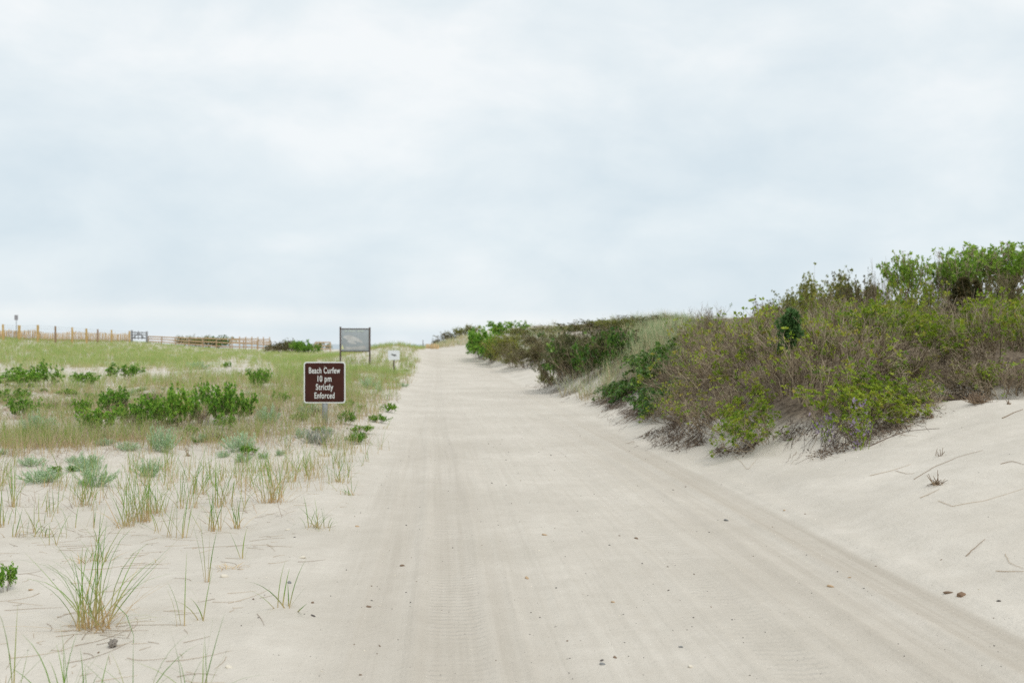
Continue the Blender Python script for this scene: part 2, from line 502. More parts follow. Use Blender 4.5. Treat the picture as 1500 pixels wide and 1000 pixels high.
# cloud base seen ever more edge-on: bluish grey low down, a pale strip above the horizon
sp = N.new('ShaderNodeSeparateXYZ'); K.new(tc.outputs['Generated'], sp.inputs[0])
lowf = N.new('ShaderNodeValToRGB'); e = lowf.color_ramp.elements
for _ in range(4): e.new(0.5)
for el, (p, c) in zip(e, SKY_BANDS):
    el.position = p; el.color = (*c, 1)
K.new(wmath('MULTIPLY_ADD', wn(2.2, 3, 0.5, 15.0), 0.035, wmath('SUBTRACT', sp.outputs[2], 0.0175)), lowf.inputs[0])
mu = N.new('ShaderNodeMix'); mu.data_type = 'RGBA'; mu.blend_type = 'MULTIPLY'; mu.inputs['Factor'].default_value = 1
K.new(cl.outputs[0], mu.inputs['A']); K.new(lowf.outputs[0], mu.inputs['B'])
sc10 = N.new('ShaderNodeMix'); sc10.data_type = 'RGBA'; sc10.blend_type = 'MULTIPLY'; sc10.inputs['Factor'].default_value = 1
sc10.clamp_result = False
K.new(mu.outputs['Result'], sc10.inputs['A']); sc10.inputs['B'].default_value = (10, 10, 10, 1)
cover = N.new('ShaderNodeMix'); cover.data_type = 'RGBA'; cover.inputs['Factor'].default_value = 0.97      # cloud cover over the blue
K.new(sky.outputs[0], cover.inputs['A']); K.new(sc10.outputs['Result'], cover.inputs['B'])
K.new(cover.outputs['Result'], bg.inputs['Color'])

ld = bpy.data.lights.new('sun', 'SUN'); ld.energy = SUN_E; ld.angle = math.radians(24); ld.color = (1, 0.965, 0.90)
sun = bpy.data.objects.new('sun', ld); COL.objects.link(sun)
v = Vector((math.sin(SUN_AZ) * math.cos(SUN_EL), math.cos(SUN_AZ) * math.cos(SUN_EL), math.sin(SUN_EL)))
sun.rotation_euler = v.to_track_quat('Z', 'Y').to_euler()
scene.view_settings.view_transform = 'Standard'; scene.view_settings.look = 'None'
scene.view_settings.exposure = EXPO; scene.view_settings.gamma = 1
scene.render.engine = 'CYCLES'
scene.cycles.use_denoising = False      # the fine leaves and blades stay crisp
scene.cycles.denoiser = 'OPENIMAGEDENOISE'
scene.cycles.denoising_input_passes = 'RGB_ALBEDO_NORMAL'
scene.cycles.denoising_prefilter = 'ACCURATE'
scene.cycles.max_bounces = 6; scene.cycles.diffuse_bounces = 3; scene.cycles.transmission_bounces = 3
scene.cycles.use_adaptive_sampling = False
scene.render.film_transparent = False

# ------------------------------------------------------------------ ground and sea
M_SAND = sand_material()
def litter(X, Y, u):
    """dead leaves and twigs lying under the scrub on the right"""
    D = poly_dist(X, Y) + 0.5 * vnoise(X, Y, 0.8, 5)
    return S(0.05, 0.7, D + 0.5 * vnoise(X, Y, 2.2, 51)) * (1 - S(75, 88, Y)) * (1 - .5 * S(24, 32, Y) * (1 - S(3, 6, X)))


def build_ground():
    am = np.concatenate([np.linspace(-180, -36, 49)[:-1], np.linspace(-36, 36, 601), np.linspace(36, 180, 49)[1:-1]])
    am = np.radians(am)
    r = np.concatenate([np.linspace(0.25, 3.2, 26)[:-1], np.geomspace(3.2, 320, 560)])
    na, nr = len(am), len(r)
    X = r[:, None] * np.sin(am)[None]; Y = r[:, None] * np.cos(am)[None]
    Z = H(X, Y)
    V = np.stack([X, Y, Z], -1).reshape(-1, 3)
    V = np.vstack([V, [[0, 0, float(H(np.zeros(1), np.zeros(1))[0])]]])
    i = np.arange(nr - 1)[:, None]; j = np.arange(na)[None]; j2 = (j + 1) % na
    F = np.stack([i * na + j, (i + 1) * na + j, (i + 1) * na + j2, i * na + j2], -1).reshape(-1, 4)[:, ::-1]
    cap = np.array([(len(V) - 1, a, a, (a + 1) % na) for a in range(na)])
    wob = 0.35 * vnoise(V[:, 0] * 0, V[:, 1], 0.22, 3) + 0.15 * vnoise(V[:, 0] * 0, V[:, 1], 0.7, 9)
    u = V[:, 0] - lane(V[:, 1])
    wig = 0.10 * vnoise(V[:, 0] * 0, V[:, 1], 0.12, 4) + 0.03 * vnoise(V[:, 0] * 0, V[:, 1], 0.6, 14)
    on = (1 - S(-0.35, 0.35, -(u + 1.95 + wob))) * (1 - S(0.0, 0.12, u - 1.93 - 0.10 * vnoise(V[:, 0] * 0, V[:, 1], 1.1, 17) - 0.05 * vnoise(V[:, 0], V[:, 1], 3.1, 18)))
    me = quads_mesh('ground', V, F, M_SAND, {'track': np.stack([u + wig * (1 - S(1.2, 1.9, u)), V[:, 1], on], -1), 'litter': litter(V[:, 0], V[:, 1], u + wob)}, True)
    g = link('ground', me); tag(g, 'pale beach sand with a wheel rutted track running to the far dune', kind='structure')
build_ground()

M_SEA = plain('sea_water', (0.30, 0.36, 0.40), 0.35, var=0.1, scale=0.05)
s = Soup()
ang = np.linspace(-PI, PI, 73)
ri, ro = 250.0, 5000.0
V = np.concatenate([np.stack([ri * np.sin(ang), ri * np.cos(ang), np.full(73, -2.2)], -1), np.stack([ro * np.sin(ang), ro * np.cos(ang), np.full(73, -2.2)], -1)])
F = np.array([(i, i + 1, 74 + i, 73 + i) for i in range(72)])
s.add(V, F)
tag(link('sea', s.mesh('sea', M_SEA)), 'flat grey water beyond the dunes', kind='structure')

# ------------------------------------------------------------------ signs
def rrect(name, w, h, r, th, mat, parent, loc=(0, 0, 0), seg=5):
    """a plate with round corners standing in xz, front face towards -y"""
    bm = bmesh.new(); pts = []
    for cx, cz, a0 in ((w / 2 - r, h / 2 - r, 0), (-w / 2 + r, h / 2 - r, 90), (-w / 2 + r, -h / 2 + r, 180), (w / 2 - r, -h / 2 + r, 270)):
        for i in range(seg + 1):
            a = math.radians(a0 + 90 * i / seg); pts.append((cx + r * math.cos(a), 0, cz + r * math.sin(a)))
    f = bm.faces.new([bm.verts.new(p) for p in pts])
    ex = bmesh.ops.extrude_face_region(bm, geom=[f])
    bmesh.ops.translate(bm, vec=(0, -th, 0), verts=[q for q in ex['geom'] if isinstance(q, bmesh.types.BMVert)])
    bmesh.ops.recalc_face_normals(bm, faces=bm.faces)
    me = bpy.data.meshes.new(name); bm.to_mesh(me); bm.free(); me.materials.append(mat)
    return link(name, me, parent, loc)


def lettering(name, body, width, cap, mat, parent, loc, bold=0.016):
    c = bpy.data.curves.new('t', 'FONT'); c.body = body; c.size = 1; c.extrude = 0.0012; c.offset = bold
    c.align_x = 'CENTER'; c.space_character = 1.1
    o = bpy.data.objects.new('t', c); COL.objects.link(o)
    me = bpy.data.meshes.new_from_object(o.evaluated_get(bpy.context.evaluated_depsgraph_get()))
    bpy.data.objects.remove(o); bpy.data.curves.remove(c)
    xs = [q.co.x for q in me.vertices]; x0, x1 = min(xs), max(xs)
    k = width / (x1 - x0); kz = cap / 0.70
    me.transform(Matrix.Translation((-(x0 + x1) / 2, -0.35, 0)))
    me.transform(Matrix(((k, 0, 0, 0), (0, 0, -1, 0), (0, kz, 0, 0), (0, 0, 0, 1))))
    me.name = name; me.materials.clear(); me.materials.append(mat)
    return link(name, me, parent, loc)


M_BROWN = plain('brown_sign_paint', (0.056, 0.019, 0.014), 0.6, var=0.2, scale=4)
M_BROWN.node_tree.nodes['Principled BSDF'].inputs['Specular IOR Level'].default_value = 0.15
M_WHITE = plain('white_sign_paint', (0.72, 0.74, 0.72), 0.45, var=0.04, scale=8)
M_STEEL = plain('weathered_steel', (0.36, 0.38, 0.39), 0.5, 0.5, var=0.2, scale=9)
M_BOLT = plain('rusty_bolt', (0.25, 0.19, 0.15), 0.6, 0.4)
M_GREYP = plain('faded_grey_panel', (0.33, 0.365, 0.385), 0.5, var=0.08, scale=2)
M_MAP = plain('faded_map_print', (0.475, 0.48, 0.475), 0.5, var=0.22, scale=2.5)
M_DARKW = plain('dark_brown_timber', (0.085, 0.062, 0.050), 0.8, var=0.3, scale=5, stretch=(8, 8, 1))
M_HEAD = plain('pale_green_lettering', (0.70, 0.78, 0.66), 0.5, var=0.05)
M_YEL = plain('pale_yellow_mark', (0.62, 0.64, 0.36), 0.5, var=0.05)
M_DOT = plain('dark_print', (0.13, 0.14, 0.14), 0.6)
M_TAN = plain('new_yellow_timber', (0.47, 0.32, 0.12), 0.75, var=0.25, scale=5, stretch=(8, 8, 1))
M_TAN2 = plain('brown_aged_timber', (0.26, 0.17, 0.10), 0.8, var=0.25, scale=5, stretch=(8, 8, 1))
M_RAIL = plain('orange_cedar_rail', (0.48, 0.34, 0.20), 0.8, var=0.2, scale=4, stretch=(1, 6, 6))
M_SLAT = plain('sand_fence_lath', (0.50, 0.355, 0.185), 0.85, var=0.3, scale=3)
M_GATE = plain('silver_grey_timber', (0.25, 0.255, 0.265), 0.85, var=0.2, scale=4)
M_WIRE = plain('dull_wire', (0.22, 0.22, 0.20), 0.6, 0.3)


def curfew_sign():
    d = 17.4; k = d / FPX
    x, y, z = at_depth(475.5, d)
    r = empty('curfew_sign', (x, y, z), math.radians(-2))
    tag(r, 'brown square sign reading Beach Curfew 10 pm on a grey steel post', 'sign')
    zc = EYE - (560 - CY) * k - z
    w_, h_ = 61.5 * k, 60.5 * k
    s = Soup()
    for lo, hi in (((-.046, 0.012, -.4), (.046, .018, zc + .2)), ((-.046, .018, -.4), (-.040, .05, zc + .2)), ((.040, .018, -.4), (.046, .05, zc + .2))):
        box_into(s, lo, hi)
    link('post', s.mesh('post', M_STEEL), r)
    p = rrect('panel', w_, h_, .048, .010, M_WHITE, r, (0, .010, zc))
    rrect('face', w_ - 3.6 * k, h_ - 3.6 * k, .034, .0025, M_BROWN, p, (0, -.0102, 0))
    for body, wp, yp in (('Beach Curfew', 46, 542.2), ('10 pm', 20.5, 554.2), ('Strictly', 25.5, 566.4), ('Enforced', 29.5, 578.8)):
        lettering('lettering', body, wp * k, 8.6 * k, M_WHITE, p, (0, -.0135, (560 - yp) * k))
    for zz in ((560 - 536.6) * k, (560 - 583) * k):
        bm = bmesh.new(); bmesh.ops.create_cone(bm, cap_ends=True, segments=6, radius1=.015, radius2=.012, depth=.012)
        bmesh.ops.rotate(bm, cent=(0, 0, 0), matrix=Matrix.Rotation(PI / 2, 3, 'X'), verts=bm.verts)
        me = bpy.data.meshes.new('bolt'); bm.to_mesh(me); bm.free(); me.materials.append(M_BOLT)
        link('bolt', me, p, (0.002, -.017, zz))
curfew_sign()


def info_board():
    d = 55.0; k = d / FPX
    x, y, z = at_depth(520.5, d)
    r = empty('information_board', (x, y, z), math.radians(6))
    tag(r, 'grey information board with a faded map between two dark timber posts', 'information board')
    top = EYE - (480 - CY) * k - z
    for px in (499.0, 541.5):
        box_obj('post', ((px - 520.5) * k - .045, -.045, -.7), ((px - 520.5) * k + .045, .045, top + (0.06 if px < 510 else 0.03)), M_DARKW, r, .01)
    box_obj('rail', (-21.2 * k + .0, -.03, top - 2.3 * k), (21 * k, .03, top - .8 * k), M_DARKW, r, .006)
    box_obj('rail', (-21.2 * k, -.03, top - 35.2 * k), (21 * k, .03, top - 33.8 * k), M_DARKW, r, .006)
    pn = box_obj('panel', (-20.0 * k, -.02, top - 33.8 * k), (19.8 * k, .02, top - 2.3 * k), M_GREYP, r, .004)
    # two words of pale capitals, too soft in the photo to read: rows of short strokes
    xx = -15.0
    for n_, gap in ((2, 1.6), (6, 1.9), (6, 0)):
        s = Soup()
        for _ in range(n_):
            wl = 1.45
            box_into(s, (xx * k, -.028, top - 6.2 * k), ((xx + .45) * k, -.021, top - 3.6 * k))
            box_into(s, ((xx + .45) * k, -.028, top - (4.1 if _ % 2 else 5.2) * k), ((xx + wl - .3) * k, -.021, top - (3.6 if _ % 2 else 4.6) * k))
            xx += wl + .35
        xx += gap
        link('lettering', s.mesh('lettering', M_HEAD), pn)
    def shape(name, pts, mat, yy):
        bm = bmesh.new()
        f = bm.faces.new([bm.verts.new(((a - 520.5) * k, yy, top - (b - 480) * k)) for a, b in pts])
        ex = bmesh.ops.extrude_face_region(bm, geom=[f])
        bmesh.ops.translate(bm, vec=(0, -.004, 0), verts=[q for q in ex['geom'] if isinstance(q, bmesh.types.BMVert)])
        bmesh.ops.recalc_face_normals(bm, faces=bm.faces)
        me = bpy.data.meshes.new(name); bm.to_mesh(me); bm.free(); me.materials.append(mat)
        return link(name, me, pn)
    shape('map_print', [(503.5, 492.3), (508, 491), (513, 491), (520, 493), (526, 496), (531, 500), (531, 503), (526, 501), (521, 499.5), (517.5, 500), (522.5, 502), (521, 503.8), (515, 503.5), (508.5, 500.5), (511, 499), (507, 496.5), (503.5, 494.5)], M_MAP, -.0205)
    shape('map_print', [(506, 511.6), (506, 507), (513, 508.4), (524, 507.4), (533, 506), (536.5, 508.5), (536.5, 511.6)], plain('map_lower_print', (0.41, 0.41, 0.40), .5, var=.2, scale=2), -.0207)
    shape('mark', [(499.6, 511.2), (501.8, 504), (504.2, 511.2)], M_YEL, -.0209)
info_board()


def small_sign():
    d = 45.0; k = d / FPX
    x, y, z = at_depth(577, d)
    r = empty('notice_sign', (x, y, z), math.radians(3))
    tag(r, 'small white notice with a dark bird drawing, low in the roadside grass', 'sign')
    zc = EYE - (520 - CY) * k - z
    box_obj('post', (-.03, .012, -.5), (.03, .05, zc + .1), M_DARKW, r, .006)
    p = rrect('panel', 17 * k, 14 * k, .03, .012, plain('notice_white', (0.72, 0.75, 0.77), .5, var=.03), r, (0, .012, zc))
    bm = bmesh.new()
    for cx, cz, a, b in ((0.3, .1, 2.6, 1.0), (2.2, -.5, 2.0, .55), (-2.4, 1.0, 1.5, .8), (-3.6, 1.1, .9, .3)):
        f = bm.faces.new([bm.verts.new(((cx + a * math.cos(t)) * k, -.0008 * (cx + 5), (cz + b * math.sin(t)) * k)) for t in np.linspace(0, 2 * PI, 14)[:-1]])
        ex = bmesh.ops.extrude_face_region(bm, geom=[f])
        bmesh.ops.translate(bm, vec=(0, -.003, 0), verts=[q for q in ex['geom'] if isinstance(q, bmesh.types.BMVert)])
    for cx in (.2, 1.2):
        q = [(cx, -.8), (cx + .25, -.8), (cx - .1, -2.4), (cx - .35, -2.4)]
        bm.faces.new([bm.verts.new((a * k, -.006, b * k)) for a, b in q])
    bmesh.ops.recalc_face_normals(bm, faces=bm.faces)
    me = bpy.data.meshes.new('bird_drawing'); bm.to_mesh(me); bm.free(); me.materials.append(M_DOT)
    link('bird_drawing', me, p, (0, -.0125, 0))
small_sign()


def far_sign():
    d = 90.0; k = d / FPX
    x, y, z = at_depth(24, d)
    r = empty('road_sign', (x, y, z))
    tag(r, 'small grey rectangular sign on a thin pole behind the wire fence', 'sign')
    box_obj('pole', (-.028, -.0, -.4), (.028, .04, EYE - (462 - CY) * k - z), M_STEEL, r)
    rrect('panel', 5.2 * k, 7.4 * k, .03, .012, plain('grey_sign_back', (0.30, 0.29, 0.31), .5, .2), r, (0, 0, EYE - (465 - CY) * k - z))
far_sign()

# ------------------------------------------------------------------ fences on the far side of the field
def wire_fence():
    spec = [(5, 82, 475), (28, 84, 475.5), (55.5, 88, 475.8), (81.5, 92, 477.5), (105.5, 96, 479.3), (127, 101, 481), (143, 107, 482), (163.5, 114, 483), (190, 124, 484.5)]
    x0, y0, z0 = at_depth(55.5, 88)
    r = empty('wire_fence', (x0, y0, z0))
    tag(r, 'wire fence on thick yellow timber posts along the far edge of the field', 'fence')
    tops = []
    for i, (px, d, pt) in enumerate(spec):
        k = d / FPX; x, y, z = at_depth(px, d)
        zt = EYE - (pt - CY) * k
        if i == 1: zt -= .05
        hw = (.085 if i != 1 else .105) * (0.85 + 0.1 * (i % 3))
        M = Matrix.Translation((x - x0, y - y0, z - z0)) @ Matrix.Rotation(math.radians(18), 4, 'Z') @ Matrix.Rotation(math.radians((-1.2, .8, .3, -.6, .9)[i % 5]), 4, 'Y')
        box_obj('post', (-hw, -hw, -.4), (hw, hw, zt - z), M_TAN2 if i in (3, 6) else M_TAN, r, .02, M)
        tops.append((x - x0, y - y0, zt - z0, z - z0))
    s = Soup()
    for a, b in zip(tops[:-1], tops[1:]):
        for f in (0.97, 0.8, 0.62, 0.45, 0.3, 0.15):
            beam(s, (a[0], a[1], a[3] + f * (a[2] - a[3])), (b[0], b[1], b[3] + f * (b[2] - b[3])), .006, .006)
        for t in np.linspace(0, 1, 14)[1:-1]:
            p = [a[i] * (1 - t) + b[i] * t for i in range(4)]
            beam(s, (p[0], p[1], p[3]), (p[0], p[1], p[3] + .97 * (p[2] - p[3])), .004, .004)
    link('wire_mesh', s.mesh('wire_mesh', M_WIRE), r)
wire_fence()


def lath_fence():
    x0, y0, z0 = at_depth(60, 96)
    r = empty('sand_fence', (x0, y0, z0))
    tag(r, 'sagging tan lath sand fence running behind the wire fence', 'fence')
    s = Soup(); g = np.random.default_rng(3); px = -60.0
    while px < 192:
        d = np.interp(px, [-60, 0, 60, 190], [86, 89, 95, 131]); k = d / FPX
        x, y, z = at_depth(px, d)
        ytop = np.interp(px, [-60, 0, 12, 30, 48, 62, 90, 105, 118, 135, 150, 165, 190], [484, 484.5, 483, 485, 482.5, 487, 488, 485.5, 486.5, 488, 487, 489, 488.5]) + g.normal(0, .7)
        zt = max(EYE - (ytop - CY) * k, z + .25)
        M = Matrix.Translation((x - x0, y - y0, z - z0)) @ Matrix.Rotation(g.normal(0, .05), 4, 'Y') @ Matrix.Rotation(g.normal(0, .3), 4, 'Z')
        box_into(s, (-.022, -.005, -.3), (.022, .005, zt - z), M)
        px += .047 / k
    link('laths', s.mesh('laths', M_SLAT), r)
lath_fence()


def gate():
    d = 127.0; k = d / FPX; x, y, z = at_depth(203, d)
    r = empty('field_gate', (x, y, z))
    tag(r, 'weathered grey timber gate with a diagonal brace beside the rail fence', 'gate')
    zz = lambda py: EYE - (py - CY) * k - z
    xx = lambda px: (px - 203) * k
    for px, t in ((193.2, 483.5), (215.2, 485.3)):
        box_obj('post', (xx(px) - .1, -.1, -.4), (xx(px) + .1, .1, zz(t)), M_GATE, r, .015)
    s = Soup()
    for a, b in ((486.6, 487.2), (490.3, 490.6), (494.6, 495)):
        beam(s, (xx(193.6), -.12, zz(a)), (xx(215), -.12, zz(b)), .05, .13)
    link('gate_rails', s.mesh('gate_rails', M_GATE), r)
    s = Soup()
    beam(s, (xx(195), -.19, zz(496)), (xx(204), -.19, zz(487))  , .05, .12)
    beam(s, (xx(213), -.19, zz(496)), (xx(204), -.25, zz(487)), .05, .12)
    link('gate_brace', s.mesh('gate_brace', M_GATE), r)
    for px, t in ((199, 485.4), (204, 484.6), (209, 485.8)):
        box_obj('picket', (xx(px) - .05, -.31, zz(497)), (xx(px) + .05, -.26, zz(t)), M_GATE, r)
gate()


def rail_fence(label, posts, rails, mat, hw=.06):
    """posts: (px, distance, top y); rails: fractions of the post height"""
    px0, d0, _ = posts[0]; x0, y0, z0 = at_depth(px0, d0)
    r = empty('rail_fence', (x0, y0, z0)); tag(r, label, 'fence')
    P = []
    for px, d, t in posts:
        x, y, z = at_depth(px, d); zt = EYE - (t - CY) * d / FPX
        zt = max(zt, z + .5)
        box_obj('post', (x - x0 - hw, y - y0 - hw, z - z0 - .4), (x - x0 + hw, y - y0 + hw, zt - z0), mat, r, .015)
        P.append((x - x0, y - y0, z - z0, zt - z0))
    g = np.random.default_rng(len(posts))
    for a, b in zip(P[:-1], P[1:]):
        for f in rails:
            s = Soup(); j = g.normal(0, .02, 2)
            beam(s, (a[0], a[1] - hw - .03, a[2] + (f + j[0]) * (a[3] - a[2])), (b[0], b[1] - hw - .03, b[2] + (f + j[1]) * (b[3] - b[2])), .07, .155)
            link('rail', s.mesh('rail', mat), r)
tt = np.linspace(0, 1, 10)
rail_fence('long orange three rail fence of split timber right of the grey gate',
           [(217 + 180 * t, 128 + 4 * t, np.interp(217 + 180 * t, [217, 260, 300, 345, 397], [492, 493.3, 494.6, 496.2, 499.5])) for t in tt], (.30, .62, .93), M_RAIL)
rail_fence('short orange fence bay right of the dark bush on the field', [(462, 128, 501.0), (484, 130, 500.6)], (.35, .66, .93), M_RAIL)
rail_fence('thin pale fence with close posts standing behind the long orange rail fence',
           [(px, 152, 492.5 + (px - 340) * .02) for px in (340, 351, 360, 369, 378, 386, 395)], (.55, .82), plain('pale_timber', (.44, .31, .18), .8), .07)


def drift_fence():
    x0, y0, z0 = at_depth(634, 97)
    r = empty('broken_sand_fence', (x0, y0, z0)); tag(r, 'broken remains of a lath sand fence under the far dune', 'fence')
    g = np.random.default_rng(5)
    for px, b, t in ((620, 507, 498), (625.5, 511, 504), (628, 512, 505.5), (631.2, 512, 504), (633.4, 511.5, 502.6), (636, 511.3, 503), (639, 510.5, 504), (641.6, 509.8, 504.2)):
        d = 97.0; k = d / FPX; x, y, z = at_depth(px, d)
        zb = z; zt = max(EYE - (t - CY) * k, z + .45)
        M = Matrix.Translation((x - x0, y - y0, zb - z0)) @ Matrix.Rotation(g.normal(0, .04), 4, 'Y')
        wd = .03 if px == 620 else .07 + .03 * g.random()
        box_obj('stake', (-wd, -.02, -.3), (wd, .02, zt - zb), M_DARKW if px == 620 else M_SLAT, r, 0, M)
drift_fence()
# ------------------------------------------------------------------ plant materials
BASE_TAN = ((0.60, 0.44, 0.235), 0.05, 0.42)
M_BLADE = leafy('beach_grass_blade', [(0.1, (0.11, 0.245, 0.03)), (0.45, (0.21, 0.36, 0.05)), (0.7, (0.36, 0.39, 0.12)), (0.95, (0.52, 0.42, 0.27))], 0.4, base=BASE_TAN)
M_FIELD = leafy('field_grass_blade', [(0.1, (0.22, 0.37, 0.085)), (0.5, (0.36, 0.47, 0.13)), (0.8, (0.52, 0.50, 0.21)), (1.0, (0.64, 0.53, 0.32))], 0.4, base=((0.54, 0.44, 0.26), 0.0, 0.6))
M_DUNEG = leafy('dune_grass_blade', [(0.1, (0.22, 0.34, 0.15)), (0.45, (0.40, 0.48, 0.26)), (0.65, (0.60, 0.53, 0.32)), (1.0, (0.74, 0.62, 0.40))], 0.35, base=((0.42, 0.32, 0.19), 0.0, 0.5))
M_DRY = leafy('dry_grass_straw', [(0.1, (0.21, 0.145, 0.10)), (0.5, (0.40, 0.295, 0.20)), (0.9, (0.68, 0.55, 0.39))], 0.25)
M_STRAW = leafy('orange_straw', [(0.1, (0.36, 0.22, 0.10)), (0.5, (0.58, 0.40, 0.19)), (0.9, (0.72, 0.56, 0.32))], 0.25)
M_TWIG = leafy('grey_brown_twig', [(0.1, (0.105, 0.074, 0.048)), (0.5, (0.285, 0.215, 0.14)), (0.95, (0.51, 0.425, 0.30))], 0)
M_ROOT = leafy('dark_dead_twig', [(0.1, (0.075, 0.050, 0.036)), (0.6, (0.17, 0.12, 0.085)), (0.95, (0.33, 0.25, 0.17))], 0)
M_BAY = leafy('bayberry_leaf', [(0.05, (0.10, 0.21, 0.025)), (0.4, (0.24, 0.355, 0.028)), (0.78, (0.40, 0.46, 0.045)), (1.0, (0.40, 0.32, 0.07))], 0.35)
M_ROSE = leafy('rose_leaf', [(0.05, (0.06, 0.17, 0.02)), (0.45, (0.18, 0.40, 0.042)), (0.85, (0.40, 0.60, 0.09)), (1.0, (0.42, 0.36, 0.12))], 0.3)
M_DARKL = leafy('dark_glossy_leaf', [(0.1, (0.045, 0.12, 0.022)), (0.5, (0.095, 0.215, 0.032)), (0.9, (0.20, 0.31, 0.05))], 0.2, rough=0.4)
M_HEATH = leafy('heath_leaf', [(0.05, (0.09, 0.105, 0.035)), (0.45, (0.185, 0.168, 0.08)), (0.75, (0.275, 0.23, 0.11)), (0.97, (0.25, 0.29, 0.06))], 0.25)
M_DHEATH = leafy('dark_heath_leaf', [(0.05, (0.06, 0.085, 0.025)), (0.5, (0.13, 0.14, 0.052)), (0.95, (0.23, 0.21, 0.085))], 0.2)
M_OLIVE = leafy('olive_leaf', [(0.05, (0.14, 0.18, 0.03)), (0.5, (0.29, 0.32, 0.055)), (0.95, (0.44, 0.40, 0.10))], 0.3)
M_SAGE = leafy('sage_leaf', [(0.1, (0.31, 0.46, 0.25)), (0.5, (0.47, 0.62, 0.38)), (0.9, (0.62, 0.72, 0.52))], 0.25, rough=0.8)
M_SILVER = leafy('silver_leaf', [(0.1, (0.30, 0.34, 0.28)), (0.9, (0.50, 0.52, 0.46))], 0.2, rough=0.85)
M_TREEL = leafy('cherry_leaf', [(0.05, (0.15, 0.28, 0.04)), (0.5, (0.30, 0.48, 0.06)), (0.95, (0.45, 0.58, 0.10))], 0.4)
M_CEDAR = leafy('cedar_scale', [(0.1, (0.04, 0.045, 0.016)), (0.6, (0.095, 0.088, 0.03)), (0.95, (0.20, 0.13, 0.05))], 0.1)
M_JUNI = leafy('juniper_scale', [(0.1, (0.05, 0.12, 0.035)), (0.6, (0.095, 0.20, 0.055)), (0.95, (0.20, 0.30, 0.09))], 0.1)
M_PURPLE = leafy('purple_petal', [(0.1, (0.24, 0.17, 0.31)), (0.9, (0.46, 0.37, 0.50))], 0.3)
M_BARK = plain('grey_bark', (0.17, 0.14, 0.115), 0.9, var=0.35, scale=14, bump=0.4)

# ------------------------------------------------------------------ shrub kinds, each about 1 m high and 1 m wide
def ring(g, n, r):
    a = g.uniform(0, 2 * PI, n); q = r * np.sqrt(g.random(n))
    return np.stack([q * np.cos(a), q * np.sin(a), np.full(n, -0.05)], -1), a


def sk_twiggy(g, ns=20, nb=130, nt_=420, lean=0.38, rad=0.34, up=0.07, r0=0.010):
    P, a = ring(g, ns, rad)
    ln = g.uniform(0.05, lean * 1.6, ns)
    D = np.stack([np.cos(a) * np.sin(ln), np.sin(a) * np.sin(ln), np.cos(ln)], -1)
    A = grow(g, P, D, g.uniform(0.6, 1.0, ns), 5, 0.13, up)
    P1, D1 = sprout(g, A, nb, 0.25, 0.95, 0.42, 0.18)
    B = grow(g, P1, D1, g.uniform(0.22, 0.5, nb), 4, 0.16, up)
    P2, D2 = sprout(g, B, nt_, 0.25, 1.0, 0.45, 0.2)
    Cc = grow(g, P2, D2, g.uniform(0.10, 0.26, nt_), 3, 0.18, up * .6)
    s = Soup()
    tubes(s, A, r0, r0 * .5, g.random(ns)); tubes(s, B, r0 * .5, r0 * .28, g.random(nb)); tubes(s, Cc, r0 * .33, r0 * .2, g.uniform(0.2, 1, nt_))
    return s, A, B, Cc


PROTO = {}
def make(kind, stems, foliage=None, extra=None):
    """a kind of plant kept as meshes; things made of it share them"""
    ps = [q for q in (stems, foliage, extra) if q]
    co = np.concatenate([np.array([v.co for v in me.vertices]) for _, me in ps])
    sz = 1 / np.percentile(co[:, 2], 98.5); sx = .5 / np.percentile(np.hypot(co[:, 0], co[:, 1]), 96)
    for _, me in ps: me.transform(Matrix.Diagonal((sx, sx, sz, 1)))     # one metre high and wide
    PROTO.setdefault(kind, []).append(ps)


for i in range(5):
    g = np.random.default_rng(100 + i)
    s, A, B, Cc = sk_twiggy(g, 22, 150, 560)
    f = Soup(); n = (30, 70, 16, 120, 45)[i]
    j = g.integers(0, len(Cc), n * 2)
    cl = vnoise(Cc[j, -1, 0], Cc[j, -1, 2], 4, i) > -0.12
    j = j[cl]
    rosettes(f, Cc[j, -1], norm(Cc[j, -1] - Cc[j, 0]), 7, 0.068, 0.031, np.clip(g.normal(0.5, .2, len(j)) + .12 * (Cc[j, -1, 2] > .85), 0, 1), g)
    make('twiggy', ('stems', s.mesh('twiggy_stems', M_TWIG)), ('leaves', f.mesh('twiggy_leaves', M_BAY)))
for i in range(4):
    g = np.random.default_rng(130 + i)
    s, A, B, Cc = sk_twiggy(g, 18, 120, 420, lean=.5)
    f = Soup(); j = g.integers(0, len(Cc), 330)
    rosettes(f, Cc[j, -1], norm(Cc[j, -1] - Cc[j, 0]), 9, 0.070, 0.032, np.clip(g.normal(0.5, .17, len(j)), 0, 1), g)
    make('leafy', ('stems', s.mesh('leafy_stems', M_TWIG)), ('leaves', f.mesh('leafy_leaves', M_BAY)))
for i in range(4):
    g = np.random.default_rng(150 + i)
    s, A, B, Cc = sk_twiggy(g, 16, 90, 330, lean=.55, r0=.008)
    f = Soup(); j = g.integers(0, len(Cc), 620)
    rosettes(f, Cc[j, g.integers(1, 3, 620)], norm(Cc[j, -1] - Cc[j, 0] + np.array([0, 0, .05])), 9, 0.072, 0.044, np.clip(g.normal(0.5, .2, len(j)), 0, 1), g, fold=.12)
    make('rose', ('stems', s.mesh('rose_stems', M_ROOT)), ('leaves', f.mesh('rose_leaves', M_ROSE)))
